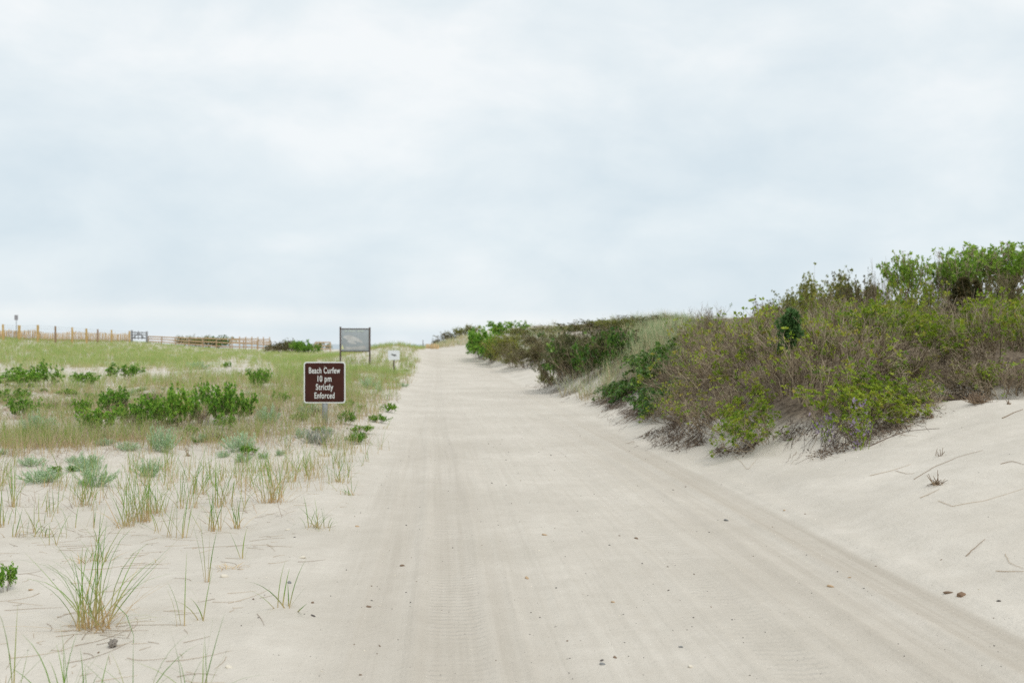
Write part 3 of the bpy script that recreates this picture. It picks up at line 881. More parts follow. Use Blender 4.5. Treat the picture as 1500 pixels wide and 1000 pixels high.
for kind, mat, n, seed in (('heath', M_HEATH, 1700, 170), ('olive', M_OLIVE, 1900, 180), ('darkleaf', M_DARKL, 400, 190), ('darkheath', M_DHEATH, 1500, 195)):
    for i in range(3):
        g = np.random.default_rng(seed + i)
        s, A, B, Cc = sk_twiggy(g, 22, 140, 480, lean=.6)
        f = Soup(); j = g.integers(0, len(Cc), n)
        L = .11 if kind == 'darkleaf' else .052
        rosettes(f, Cc[j, g.integers(1, 3, n)], norm(Cc[j, -1] - Cc[j, 0]), 5, L, L * (.62 if kind == 'darkleaf' else .4), np.clip(g.normal(0.5, .2, n), 0, 1), g)
        make(kind, ('stems', s.mesh(kind + '_stems', M_TWIG)), ('leaves', f.mesh(kind + '_leaves', mat)))
for i in range(3):
    g = np.random.default_rng(210 + i)
    s, A, B, Cc = sk_twiggy(g, 20, 120, 500, lean=.3)
    make('bare', ('stems', s.mesh('bare_stems', M_TWIG)))
for i in range(3):
    g = np.random.default_rng(270 + i)
    s, A, B, Cc = sk_twiggy(g, 24, 140, 620, lean=.7)
    make('dead', ('stems', s.mesh('dead_stems', M_ROOT)))
for kind, mat, seed in (('sage', M_SAGE, 220), ('silver', M_SILVER, 230)):
    for i in range(3):          # low feathery mounds
        g = np.random.default_rng(seed + i)
        P, a = ring(g, 60, .3); ln = g.uniform(.05, 1.15, 60)
        D = np.stack([np.cos(a) * np.sin(ln), np.sin(a) * np.sin(ln), np.cos(ln)], -1)
        A = grow(g, P, D, g.uniform(.5, 1.0, 60), 5, .12, .06)
        s = Soup(); tubes(s, A, .012, .006, g.random(60))
        f = Soup(); P1, D1 = sprout(g, A, 1500, .3, 1, .6, .25)
        kites(f, P1, D1, g.uniform(.08, .17, 1500), .028, np.clip(g.normal(.5, .22, 1500), 0, 1), g)
        make(kind, ('stems', s.mesh(kind + '_stems', mat)), ('leaves', f.mesh(kind + '_leaves', mat)))
for i in range(3):              # small trees: leaning limbs that carry flat leaf pads along an open, rounded crown
    g = np.random.default_rng(240 + i)
    npad = 30
    a = g.uniform(0, 2 * PI, npad); q = .5 * np.sqrt(g.uniform(.02, 1, npad))
    C = np.stack([q * np.cos(a), q * np.sin(a), .62 + .36 * np.sqrt(np.clip(1 - (q / .56) ** 2, 0, 1)) * g.uniform(.55, 1.0, npad)], -1)
    P, a0 = ring(g, 4, .07); nt0 = len(P)
    tip = np.stack([.16 * np.cos(a0), .16 * np.sin(a0), np.full(4, .5)], -1)
    T = np.linspace(0, 1, 6)[None, :, None]
    A = P[:, None] * (1 - T) + tip[:, None] * T + g.normal(0, .018, (4, 6, 3)) * T
    near = np.argmin(((C[:, None, :2] - tip[None, :, :2]) ** 2).sum(-1), 1); st = A[near, g.integers(2, 6, npad)]
    T = np.linspace(0, 1, 5)[None, :, None]
    B = st[:, None] * (1 - T) + C[:, None] * T + g.normal(0, .02, (npad, 5, 3)); B[:, 0] = st
    B[:, 1:4, 2] -= .02
    n = npad * 16
    P2, _ = sprout(g, B, n, .45, 1, .5); D2 = norm(np.c_[g.normal(0, 1, (n, 2)), g.normal(.25, .25, n)])
    Cc = grow(g, P2, D2, g.uniform(.05, .13, n), 4, .2, .03)
    s = Soup(); tubes(s, A, .022, .010, .5, 6); b2 = Soup(); tubes(b2, B, .009, .004, .6, 4); tubes(b2, Cc, .0036, .0018, .7)
    f = Soup(); keep = Cc[(Cc[:, -1, 2] > .52)]
    j = g.integers(0, len(keep), 440)
    rosettes(f, keep[j, g.integers(1, 4, 440)], norm(keep[j, -1] - keep[j, 0]), 7, .046, .022, np.clip(g.normal(.5, .2, 440) + .5 * (keep[j, -1, 2] - .8), 0, 1), g)
    make('tree', ('trunk', s.mesh('trunk', M_BARK)), ('limbs', b2.mesh('limbs', M_TWIG)), ('crown', f.mesh('crown', M_TREEL)))
for kind, mat, seed in (('cedar', M_CEDAR, 260), ('juniper', M_JUNI, 265)):
    for i in range(2):
        g = np.random.default_rng(seed + i)
        A = grow(g, [[0, 0, -.05]], [[.08, 0, 1]], 1.05, 6, .04)
        P1, D1 = sprout(g, A, 70, .12 if kind == 'cedar' else .62, 1, .9, .1); P1z = P1[:, 2]
        B = grow(g, P1, D1 * np.array([1, 1, .45]), (.52 * (1.08 - P1z) if kind == 'cedar' else .05 + .20 * g.random(70)), 4, .12, .06)
        P2, D2 = sprout(g, B, 700, .25, 1, .5, .05)
        s = Soup(); tubes(s, A, .03, .008, .4, 6); tubes(s, B, .008, .003, .3)
        f = Soup(); rosettes(f, P2, D2, 7, .09, .022, np.clip(g.normal(.5, .22, 700), 0, 1), g, .6)
        make(kind, ('trunk', s.mesh('trunk', M_BARK)), ('foliage', f.mesh(kind + '_foliage', mat)))


def plant(kind, name, loc, sx, sz, label, cat='shrub', group=None, g=rng, var=None, tilt=0.0):
    """one plant of a kind: an Empty at its base and a child for each part, meshes shared"""
    v = PROTO[kind][(g.integers(0, 99) if var is None else var) % len(PROTO[kind])]
    r = empty(name, loc, g.uniform(0, 2 * PI), (sx, sx * g.uniform(.9, 1.1), sz))
    if tilt:
        ax = Vector((-loc[1], loc[0], 0)).normalized() if tilt is True else Vector(tilt)
        r.rotation_euler = (Matrix.Rotation(ax.length, 3, ax.normalized()) @ Matrix.Rotation(g.uniform(0, 6.28), 3, 'Z')).to_euler()
    tag(r, label, cat, group)
    for pn, me in v: link(pn, me, r)
    return r


def plant_px(kind, name, px, py, hp, wp, label, cat='shrub', group=None, g=rng, d=None, var=None):
    """plant standing where the photo shows it; size from its height and width there"""
    x, y, z = at(px, py) if d is None else at_depth(px, d)
    k = y / FPX
    return plant(kind, name, (x, y, z), wp * k, hp * k, label, cat, group, g, var)
# ------------------------------------------------------------------ left side: grass field, shrubs and tufts
def project(X, Y, Z): return CX + X / Y * FPX, CY + (EYE - Z) / Y * FPX


def patch(px, py, E):
    m = np.zeros(len(px))
    for cx, cy, rx, ry, wt in E:
        m = m + wt * np.exp(-(((px - cx) / rx) ** 2 + ((py - cy) / ry) ** 2) ** 1.5)
    return m


def tufts(soup, X, Y, nb, L, W, lean, g, tint=(.5, .22), curl=.5, rad=.06, k=2):
    n = len(X)
    Z = H(X, Y) - .02
    i = np.repeat(np.arange(n), nb)
    m = len(i)
    tt = np.repeat(g.normal(0, .12, n), nb)
    P = np.stack([X[i] + g.normal(0, 1, m) * np.broadcast_to(rad, (n,))[i], Y[i] + g.normal(0, 1, m) * np.broadcast_to(rad, (n,))[i], Z[i]], -1)
    blades(soup, P, g.uniform(0, 2 * PI, m), np.abs(g.normal(0, lean, m)), np.broadcast_to(L, (n,))[i] * g.uniform(.55, 1.15, m),
           np.broadcast_to(W, (n,))[i], np.abs(g.normal(curl, curl * .6, m)), k, np.clip(g.normal(tint[0], tint[1], m) + tt, 0, 1), g)


def field_grass():
    g = np.random.default_rng(21)
    n = 15000
    d = np.exp(g.uniform(math.log(27), math.log(136), n)); a = g.uniform(-.60, -.05, n)
    X, Y = a * d, d
    Z = H(X, Y); px, py = project(X, Y, Z)
    left_of_track = -(X - lane(Y) + 1.95)
    dens = 0.32 + 0.8 * S(36, 54, d) + .25 * vnoise(X, Y, .12, 61)
    dens -= patch(px, py, [(375, 534, 95, 13, .8), (120, 552, 150, 9, .15), (180, 548, 60, 9, .3), (90, 545, 90, 10, .25), (520, 521, 60, 7, .5), (240, 540, 50, 8, .3), (330, 538, 40, 10, .3)])
    dens += patch(px, py, [(590, 516, 45, 14, .9), (577, 542, 24, 14, 1.2), (480, 545, 60, 20, .5), (440, 556, 70, 24, .35)])
    dens += patch(px, py, [(608, 532, 22, 16, .7)])
    dens *= S(.2, 1.3, left_of_track)
    ok = g.random(n) < dens
    X, Y, d = X[ok], Y[ok], d[ok]
    s = Soup()
    tufts(s, X, Y, 11, .50 * np.clip(1.2 - d * .0055, .6, 1.0), np.clip(d * .00026, .008, .028), .17, g, (.45, .20), .35, np.clip(d * .0016, .05, .16))
    o = link('beach_grass', s.mesh('beach_grass', M_FIELD)); tag(o, 'pale green beach grass covering the field and mounds left of the track', 'grass', kind='stuff')
field_grass()


THATCH = [(60, 655, 95, 26, .8), (190, 640, 120, 26, .8), (210, 600, 170, 40, .75), (230, 634, 130, 12, .5), (400, 600, 90, 40, .8), (440, 570, 90, 30, .8), (510, 575, 55, 45, .75),
          (550, 545, 55, 22, .7), (80, 590, 110, 22, .6), (350, 640, 90, 16, .7), (20, 620, 60, 40, .5), (520, 640, 45, 40, .45), (300, 560, 90, 18, .5), (30, 690, 60, 25, .3), (600, 560, 30, 25, .4), (470, 640, 50, 16, .35)]


def verge_grass():
    g = np.random.default_rng(22)
    n = 8000
    d = np.exp(g.uniform(math.log(10), math.log(40), n)); a = g.uniform(-.60, -.08, n)
    X, Y = a * d, d
    px, py = project(X, Y, H(X, Y))
    lt = -(X - lane(Y) + 1.95)
    dens = (.05 + .75 * patch(px, py, THATCH) * S(-.22, .18, vnoise(X, Y, .9, 75)) + .25 * np.maximum(0, vnoise(X, Y, .5, 71))) * S(.05, 1.1, lt) * (1 - .5 * S(620, 720, py))
    ok = g.random(n) < dens
    X, Y, d = X[ok], Y[ok], d[ok]
    s = Soup()
    tufts(s, X, Y, 10, .46, np.clip(d * .00032, .0055, .012), .26, g, (.66, .28), .5, .06, 3)
    o = link('verge_grass', s.mesh('verge_grass', M_BLADE)); tag(o, 'mixed green and straw coloured grass between the rose bushes and the track', 'grass', kind='stuff')
    n = 60000
    d = np.exp(g.uniform(math.log(9), math.log(45), n)); a = g.uniform(-.60, -.06, n)
    X, Y = a * d, d
    Z = H(X, Y); px, py = project(X, Y, Z)
    lt = -(X - lane(Y) + 1.95)
    ok = g.random(n) < (.03 + .75 * patch(px, py, THATCH) + .4 * np.maximum(0, vnoise(X, Y, 1.1, 73))) * S(.1, 1.2, lt) * (1 - .7 * S(640, 700, py))
    X, Y, Z, d = X[ok], Y[ok], Z[ok], d[ok]; m = len(X)
    s = Soup()
    blades(s, np.stack([X, Y, Z + g.uniform(0, .05, m)], -1), g.uniform(0, 2 * PI, m), g.uniform(.9, 1.5, m), g.uniform(.12, .42, m), np.clip(d * .0004, .005, .014), g.uniform(-.1, .35, m), 3, np.clip(g.normal(.42, .25, m), 0, 1), g)
    o = link('dry_grass', s.mesh('dry_grass', M_DRY)); tag(o, 'dead tan straw lying flat on the sand left of the track', 'dry grass', kind='stuff')
verge_grass()

gl = np.random.default_rng(31)
ROSES = [  # px, base, height, width, label
    (35, 613, 26, 46, 'low green rose bush standing alone on pale sand at the left edge of the frame'),
    (22, 566, 24, 62, 'wide green bush nearest the left edge in the back row of bushes'),
    (66, 566, 30, 40, 'dark green bush sticking up highest in the back row on the left'),
    (16, 590, 18, 56, 'flat green plants in front of the wide bush at the left edge'),
    (102, 580, 9, 34, 'very low flat green sprawl on sand below the dark back row bush'),
    (124, 566, 18, 40, 'blue green bush right of the dark back row bush'),
    (178, 556, 20, 46, 'hazy green bush among tall pale grass behind the rose row'),
    (121, 612, 24, 24, 'small round dark rose bush at the left end of the rose row'),
    (143, 634, 32, 54, 'bright rose bush low in front at the left end of the rose row'),
    (166, 606, 32, 46, 'rose bush with a tinge of red behind the front left one'),
    (188, 622, 28, 32, 'narrow rose bush between dead stems in the rose row'),
    (216, 630, 44, 44, 'rose bush with tall grass blades growing up through it'),
    (242, 622, 34, 34, 'slim rose bush just left of the tallest dark one'),
    (268, 626, 52, 54, 'tall dark rose bush with bare stems showing at its foot'),
    (299, 604, 38, 34, 'rose bush top rising at the back of the rose row'),
    (326, 622, 52, 48, 'large bright rose bush at the right end of the rose row'),
    (350, 618, 36, 42, 'rose bush leaning towards the sign at the end of the rose row'),
    (330, 630, 22, 28, 'small round bright rose bush low at the right end of the row'),
    (380, 568, 24, 30, 'dark green bush on the grassy rise left of the brown sign'),
    (409, 592, 16, 24, 'little green rose shoot in straw left of the brown sign'),
    (333, 540, 9, 12, 'tiny green bush alone at the edge of the field'),
    (6, 866, 34, 30, 'green leafy seedling cut by the left edge of the frame'),
    (525, 646, 12, 22, 'small green leafy sprig on sand right of the sign post'),
    (508, 622, 18, 22, 'green weed growing just right of the sign post'),
    (570, 604, 12, 22, 'yellow green creeping weed beside the track level with the sign'),
]
for px, py, hp, wp, lab in ROSES:
    plant_px('rose', 'rose_bush' if hp > 12 else 'leafy_weed', px, py, hp * 1.12, wp * 1.2, lab, 'bush' if hp > 12 else 'plant', 'green bushes left of the track', gl)
for px, py, hp, wp, lab in ((232, 606, 34, 50, 'pinkish grey dead shrub among the left half of the rose row'), (200, 628, 24, 40, 'low dead brown stems in front of the rose row'), (296, 628, 32, 36, 'dead brown stems beside the tall dark rose bush'),
                           (178, 612, 26, 44, 'dead grey stems behind the front left rose bush'), (88, 600, 14, 50, 'low dead brown brush below the dark back row bush'), (395, 612, 18, 40, 'dead brown brush left of the brown sign'), (318, 645, 12, 44, 'low dead brush at the sand edge below the rose row'),
                           (455, 610, 16, 40, 'dead brown brush behind the sign post'), (60, 640, 14, 40, 'dead brown brush beside the grey green plant in straw')):
    plant_px('dead', 'dead_shrub', px, py, hp, wp, lab, 'dead shrub', 'dead shrubs among the rose bushes', gl)
SAGES = [
    (350, 661, 22, 50, 'sage', 'round grey green plant on bare sand right of the rose row'),
    (238, 662, 30, 40, 'sage', 'pale grey green plant in straw below the tall rose bush'),
    (218, 698, 22, 42, 'sage', 'grey green mound behind the row of thin grass shoots'),
    (55, 636, 24, 50, 'sage', 'grey green plant in straw below the lone rose bush'),
    (356, 676, 10, 30, 'sage', 'tiny grey green plant just in front of the round one'),
    (393, 622, 22, 36, 'sage', 'grey green plant at the straw edge left of the sign post'),
    (62, 706, 18, 70, 'sage', 'low spreading grey green plant near the left edge'),
    (140, 712, 24, 62, 'sage', 'wide grey green plant with a grass tuft in front'),
    (128, 684, 16, 44, 'sage', 'thin grey green patch behind the wide one with the tuft'),
    (463, 650, 17, 48, 'silver', 'silvery white leaved plant at the foot of the sign post'),
    (540, 569, 13, 34, 'sage', 'grey green plant right of the brown sign beside the track'),
    (556, 573, 8, 14, 'sage', 'smallest grey green plant beside the track right of the sign'),
    (440, 641, 12, 18, 'sage', 'small green grey plant left of the silvery one'),
    (290, 541, 9, 34, 'sage', 'grey green plant far off on the bare sand of the field edge'),
]
for px, py, hp, wp, kd, lab in SAGES:
    x, y, z = at(px, py); k = y / FPX
    plant(kd, 'dusty_miller' if kd == 'silver' else 'wormwood_plant', (x, y, z), wp * k, 1.2 * hp * k, lab, 'plant', 'grey green plants on the sand', gl)
# seedlings one cannot tell apart, scattered in the straw
def seedlings():
    g = np.random.default_rng(33); E = [(80, 650, 110, 30, 1), (60, 575, 90, 20, .8), (330, 655, 120, 30, .6), (480, 600, 90, 50, 1), (555, 575, 45, 45, 1), (250, 575, 140, 20, .6), (100, 700, 90, 25, .8)]
    c = {'sage': 0, 'weed': 0}
    while c['sage'] < 26 or c['weed'] < 34:
        px, py = g.uniform(0, 610), g.uniform(540, 720)
        if g.random() > patch(np.array([px]), np.array([py]), E)[0]: continue
        kd = 'sage' if g.random() < .45 else 'weed'
        x, y, z = at(px, py)
        if x - lane(y) > -2.3: continue
        k = y / FPX; c[kd] += 1; hp = g.uniform(6, 15) * min(1, 18 / y); wp = hp * g.uniform(1.6, 3.2)
        if kd == 'sage': plant('sage', 'wormwood_seedling', (x, y, z), wp * k, hp * k, 'small grey green seedling scattered in the straw left of the track', 'plant', 'grey green seedlings in the straw', g)
        else: plant('rose', 'green_seedling', (x, y, z), wp * k, hp * k, 'small bright green seedling scattered in the straw left of the track', 'plant', 'green seedlings in the straw', g)
seedlings()
# bushes out on the field
plant_px('heath', 'field_bush', 425, 515, 19, 40, 'tallest brown twiggy bush on the field in front of the rail fence', d=118, g=gl)
plant_px('heath', 'field_bush', 408, 515, 16, 40, 'brown bush at the left of the tallest brown field bush', d=117, g=gl)
plant_px('rose', 'field_bush', 457, 516, 13, 34, 'low green bush at the right end of the field bush group', d=115, g=gl)
plant_px('rose', 'field_bush', 432, 513, 17, 34, 'green bush between the brown and bright green field bushes', d=119, g=gl)
plant_px('heath', 'field_bush', 398, 514.5, 11, 26, 'low reddish bush at the left of the brown field bush', d=118, g=gl)
plant_px('rose', 'field_bush', 445, 516, 18, 38, 'bright green bush beside the brown one on the field', d=116, g=gl)
plant_px('olive', 'field_bush', 432, 500, 8, 60, 'dull olive bush behind the brown and green pair on the field', d=140, g=gl)
for px, top, wp, kd, lab in ((276, 492, 70, 'olive', 'dark olive thicket beyond the rail fence left'), (300, 491.5, 56, 'olive', 'second low olive thicket beyond the rail fence'), (324, 492, 44, 'darkleaf', 'dark green round bush beyond the rail fence'), (470, 500, 36, 'olive', 'faint olive bush behind the short fence bay')):
    d = 168.0; x, y, z = at_depth(px, d); k = d / FPX
    plant(kd, 'far_bush', (x, y, z - .1), wp * k, max(EYE - (top - CY) * k - z, .6), lab, 'bush', 'far bushes beyond the fence', gl)

CLUMPS = [  # px, base py, height px, spread px, blades, dry share, label
    (133, 921, 180, 118, 50, .4, 'largest grass clump in front with fanned blades and a tan base'),
    (140, 822, 52, 62, 26, .6, 'half dry clump behind the largest one'),
    (185, 772, 92, 40, 20, .2, 'upright green clump at the left of the dense middle group'),
    (208, 764, 105, 48, 34, .3, 'densest green clump in the middle group'),
    (228, 752, 88, 44, 26, .35, 'green clump at the back right of the middle group'),
    (262, 788, 82, 50, 12, .3, 'clump of few wide blades with dark chewed base'),
    (312, 778, 76, 34, 16, .3, 'slim grass clump in front of the tall thin shoots'),
    (348, 773, 60, 22, 9, .45, 'thin pair of stalks right of the slim clump'),
    (275, 744, 88, 46, 16, .2, 'tall thin shoots left in the back of the middle'),
    (292, 724, 70, 42, 14, .25, 'loose upright shoots behind the tall thin ones'),
    (322, 742, 86, 34, 12, .2, 'tall sparse shoots beside the pale sand'),
    (398, 736, 104, 44, 40, .5, 'tall tan based clump halfway to the sign'),
    (384, 690, 52, 30, 18, .45, 'small clump behind the tall tan based one'),
    (425, 706, 52, 30, 12, .6, 'sparse straw coloured clump between two taller ones'),
    (418, 664, 48, 24, 14, .45, 'thin upright clump just below the sign left side'),
    (450, 696, 56, 34, 12, .4, 'thin leaning clump behind the swept clump'),
    (465, 773, 50, 56, 24, .25, 'clump swept to the right near the track edge'),
    (497, 706, 46, 56, 26, .5, 'arching clump beside the track edge'),
    (512, 725, 30, 24, 12, .6, 'small dry clump touching the track edge'),
    (532, 682, 24, 18, 8, .4, 'tiny clump nearest the track edge'),
    (122, 741, 60, 36, 22, .45, 'clump with a brown base below the wide grey green plant'),
    (70, 712, 42, 36, 16, .6, 'straw based clump inside the spreading grey green plant'),
    (20, 742, 70, 30, 12, .25, 'upright shoots close to the left edge'),
    (4, 772, 80, 24, 8, .15, 'dark green shoots cut by the left edge halfway down'),
    (64, 786, 52, 56, 14, .4, 'thin spreading clump near the left edge'),
    (28, 786, 46, 36, 12, .5, 'wispy shoots left of the thin spreading clump'),
    (338, 833, 26, 32, 30, 1.0, 'stubby dead orange tuft alone on the sand'),
    (356, 818, 44, 14, 4, .1, 'single green shoot behind the dead orange tuft'),
    (229, 822, 12, 16, 10, 1.0, 'tiny scrap of orange straw on the sand'),
    (268, 916, 100, 22, 3, .1, 'two lone long blades right of the largest clump'),
    (296, 908, 80, 28, 6, .45, 'lone sparse shoots with tan bases'),
    (304, 852, 92, 16, 5, .3, 'thin vertical stalks right of the largest clump'),
    (425, 890, 70, 66, 7, .15, 'sparse open clump of few blades nearest the track'),
    (12, 1025, 140, 60, 9, .5, 'blurred yellowish blades in the bottom left corner'),
    (92, 1040, 120, 70, 10, .15, 'blurred green blades second along the bottom edge'),
    (124, 1036, 100, 40, 6, .1, 'blurred upright blades along the bottom left edge'),
    (196, 1040, 130, 60, 8, .15, 'blurred leaning blades in the middle of the bottom edge'),
    (292, 1030, 130, 80, 12, .15, 'blurred crossing blades rightmost along the bottom edge'),
    (236, 688, 40, 30, 10, .5, 'wispy clump right of the grey green mound'),
    (90, 655, 30, 30, 12, .6, 'straw coloured clump in the thatch on the left'),
    (480, 668, 30, 26, 10, .6, 'dry clump in front of the silvery plant'),
    (548, 652, 22, 26, 10, .5, 'small loose clump beside the green sprig'),
    (560, 628, 26, 26, 12, .5, 'yellowing clump on the track edge near the sign'),
]
def clump(px, py, hp, sp, nb, dry, lab, g):
    x, y, z = at(px, py, 3.2); k = y / FPX
    r = empty('beach_grass_clump', (x, y, z)); tag(r, lab, 'grass clump', 'beach grass clumps on the sand')
    hh, wd = 1.12 * hp * k, 1.1 * sp * k
    for part, m, mat in (('green_blades', max(2, int(1.3 * nb * (1 - dry * .6))) if dry < 1 else 0, M_BLADE), ('dry_blades', int(nb * dry * 1.3), M_STRAW)):
        if m < 1 or (part == 'dry_blades' and m < 5): continue
        s = Soup()
        rad = min(.05, wd * .16) * (1.3 if part == 'dry_blades' else 1)
        P = np.c_[g.normal(0, rad, m), g.normal(0, rad * .7, m), np.full(m, -.02)]
        P[:, 2] += H(x + P[:, 0], y + P[:, 1]) - z
        az = g.uniform(0, 2 * PI, m)
        lean = np.abs(g.normal(0, min(.6, .75 * wd / hh), m)); curl = np.abs(g.normal(.5, .4, m)) * min(1.8, 2.2 * wd / hh)
        L = hh * g.uniform(.5, 1.08, m) * (1 if part == 'green_blades' else (.8 if dry < 1 else 1.2))
        W = (.0062 if py > 1000 else np.where(nb < 15, .0090, .0068)) * g.uniform(.7, 1.2, m)
        if part == 'dry_blades': lean = lean + g.uniform(0, .55, m); W = W * .9
        if hp < 30: lean = lean + .3
        blades(s, P, az, lean, L, W, curl, 6, np.clip(g.normal(.28 if part == 'green_blades' else .55, .2, m), 0, 1), g)
        link(part, s.mesh(part, mat), r)
for q in CLUMPS: clump(*q, gl)


def scatter_shoots():
    """thin single shoots too many to tell apart"""
    g = np.random.default_rng(41)
    E = [(300, 715, 120, 45, 1), (60, 740, 110, 50, .8), (440, 690, 80, 40, 1), (180, 730, 90, 45, .7), (540, 600, 40, 40, .7), (520, 690, 30, 40, .5)]
    n = 2600; d = np.exp(g.uniform(math.log(6.5), math.log(20), n)); a = g.uniform(-.55, -.12, n); X, Y = a * d, d
    px, py = project(X, Y, H(X, Y)); lt = -(X - lane(Y) + 1.95)
    ok = g.random(n) < .15 * patch(px, py, E) * S(.1, .8, lt); X, Y = X[ok], Y[ok]
    s = Soup(); tufts(s, X, Y, 4, .3, .007, .26, g, (.36, .22), .5, .03, 4)
    o = link('sparse_grass', s.mesh('sparse_grass', M_BLADE)); tag(o, 'scattered thin grass shoots on the open sand at left', 'grass', kind='stuff')
    # trailing straw and runners on the open sand
    n = 1700; d = np.exp(g.uniform(math.log(4.2), math.log(12), n)); a = g.uniform(-.55, -.1, n); X, Y = a * d, d
    px, py = project(X, Y, H(X, Y)); lt = -(X - lane(Y) + 1.95)
    ok = g.random(n) < (.16 + .5 * patch(px, py, [(130, 930, 90, 30, 1), (60, 790, 90, 20, 1), (250, 790, 120, 20, .5), (430, 800, 60, 20, .5), (400, 740, 150, 30, .5)])) * S(.1, .8, lt)
    X, Y = X[ok], Y[ok]; m = len(X); az = g.normal(.2, .9, m)
    pts = np.stack([X, Y, H(X, Y) + .006], -1); L = g.uniform(.03, .42, m) * g.random(m) ** .5
    T = np.linspace(0, 1, 5); bend = g.normal(0, .35, m)
    aa = az[:, None] + bend[:, None] * T[None]
    Q = np.stack([X[:, None] + L[:, None] * T * np.cos(aa), Y[:, None] + L[:, None] * T * np.sin(aa), np.zeros((m, 5))], -1)
    Q[..., 2] = H(Q[..., 0], Q[..., 1]) + .004
    s = Soup(); tubes(s, Q, .0016, .0008, g.uniform(.35, 1, m))
    o = link('straw_litter', s.mesh('straw_litter', M_DRY)); tag(o, 'thin dead straws and runners trailing over the open sand', 'straw', kind='stuff')
scatter_shoots()
# ------------------------------------------------------------------ right side: scrub on the bank
gr = np.random.default_rng(51)
TH = 'scrub thicket on the right bank'
def thicket():
    g = gr
    pts = []
    for _ in range(9000):
        x, y = g.uniform(2.3, 15), g.uniform(11.4, 25)
        D = float(poly_dist(np.array([x]), np.array([y]))[0])
        if D < .12 or x / y > .62: continue
        sp = .62 if D < 1.4 else .85
        if any((x - a) ** 2 + (y - b) ** 2 < (sp * (1 if y < 18 else 1.25)) ** 2 for a, b, _ in pts): continue
        pts.append((x, y, D))
    for x, y, D in pts:
        z = float(H(np.array([x]), np.array([y]))[0]); px, py = project(x, y, z)
        lean = (0, -.25, 0)
        front = D < 1.0
        if px < 985 and py > 540: kind = 'darkleaf'
        elif px < 1000 and y > 18: continue
        elif front and 1075 < px < 1285: kind = 'leafy' if g.random() < .9 else 'twiggy'
        elif px > 1405 and D > .5: kind = 'leafy' if vnoise(x, y, 1.1, 91) > -.12 else 'twiggy'
        elif 1265 < px < 1400 and y > 15.5: kind = 'leafy' if g.random() < .8 else 'twiggy'
        elif px < 1130: kind = 'twiggy' if g.random() < .9 else 'dead'
        else: kind = 'leafy' if vnoise(x, y, 1.1, 91) > (.14 if px < 1290 else .03) else 'twiggy'
        hgt = {'twiggy': .92, 'leafy': .8, 'darkleaf': .6, 'heath': .7, 'dead': .75}[kind] * g.uniform(.82, 1.15) * (.55 + .45 * S(.1, 1.1, D))
        wid = {'twiggy': 1.35, 'leafy': 1.25, 'darkleaf': 1.15, 'heath': 1.3, 'dead': 1.2}[kind] * g.uniform(.85, 1.15)
        lab = {'twiggy': 'grey brown twiggy shrub with sparse leaves in the dense thicket right of the track',
               'leafy': 'bright yellow green leafy shrub growing in the thicket right of the track',
               'darkleaf': 'dark green broad leaved creeper at the foot of the bank left of the thicket',
               'dead': 'dead brown leafless shrub in the left part of the thicket'}[kind]
        nm = {'twiggy': 'bayberry_shrub', 'leafy': 'leafy_shrub', 'darkleaf': 'creeper', 'dead': 'dead_shrub'}[kind]
        grp = {'twiggy': 'twiggy shrubs of the right thicket', 'leafy': 'leafy shrubs of the right thicket', 'darkleaf': 'dark creepers on the bank', 'dead': 'dead shrubs of the right thicket'}[kind]
        t = None
        if D < 1.3:     # the edge of the thicket leans out over the sand
            gx = float(poly_dist(np.array([x + .1]), np.array([y]))[0]) - D; gy = float(poly_dist(np.array([x]), np.array([y + .1]))[0]) - D
            v = Vector((-gx, -gy, 0))
            if v.length > 1e-4:
                v.normalize(); t = Vector((0, 0, 1)).cross(v) * g.uniform(.2, .65)
        plant(kind, nm, (x, y, z - .03), wid, hgt, lab, 'shrub', grp, g, tilt=t if t is not None else 0.0)
thicket()

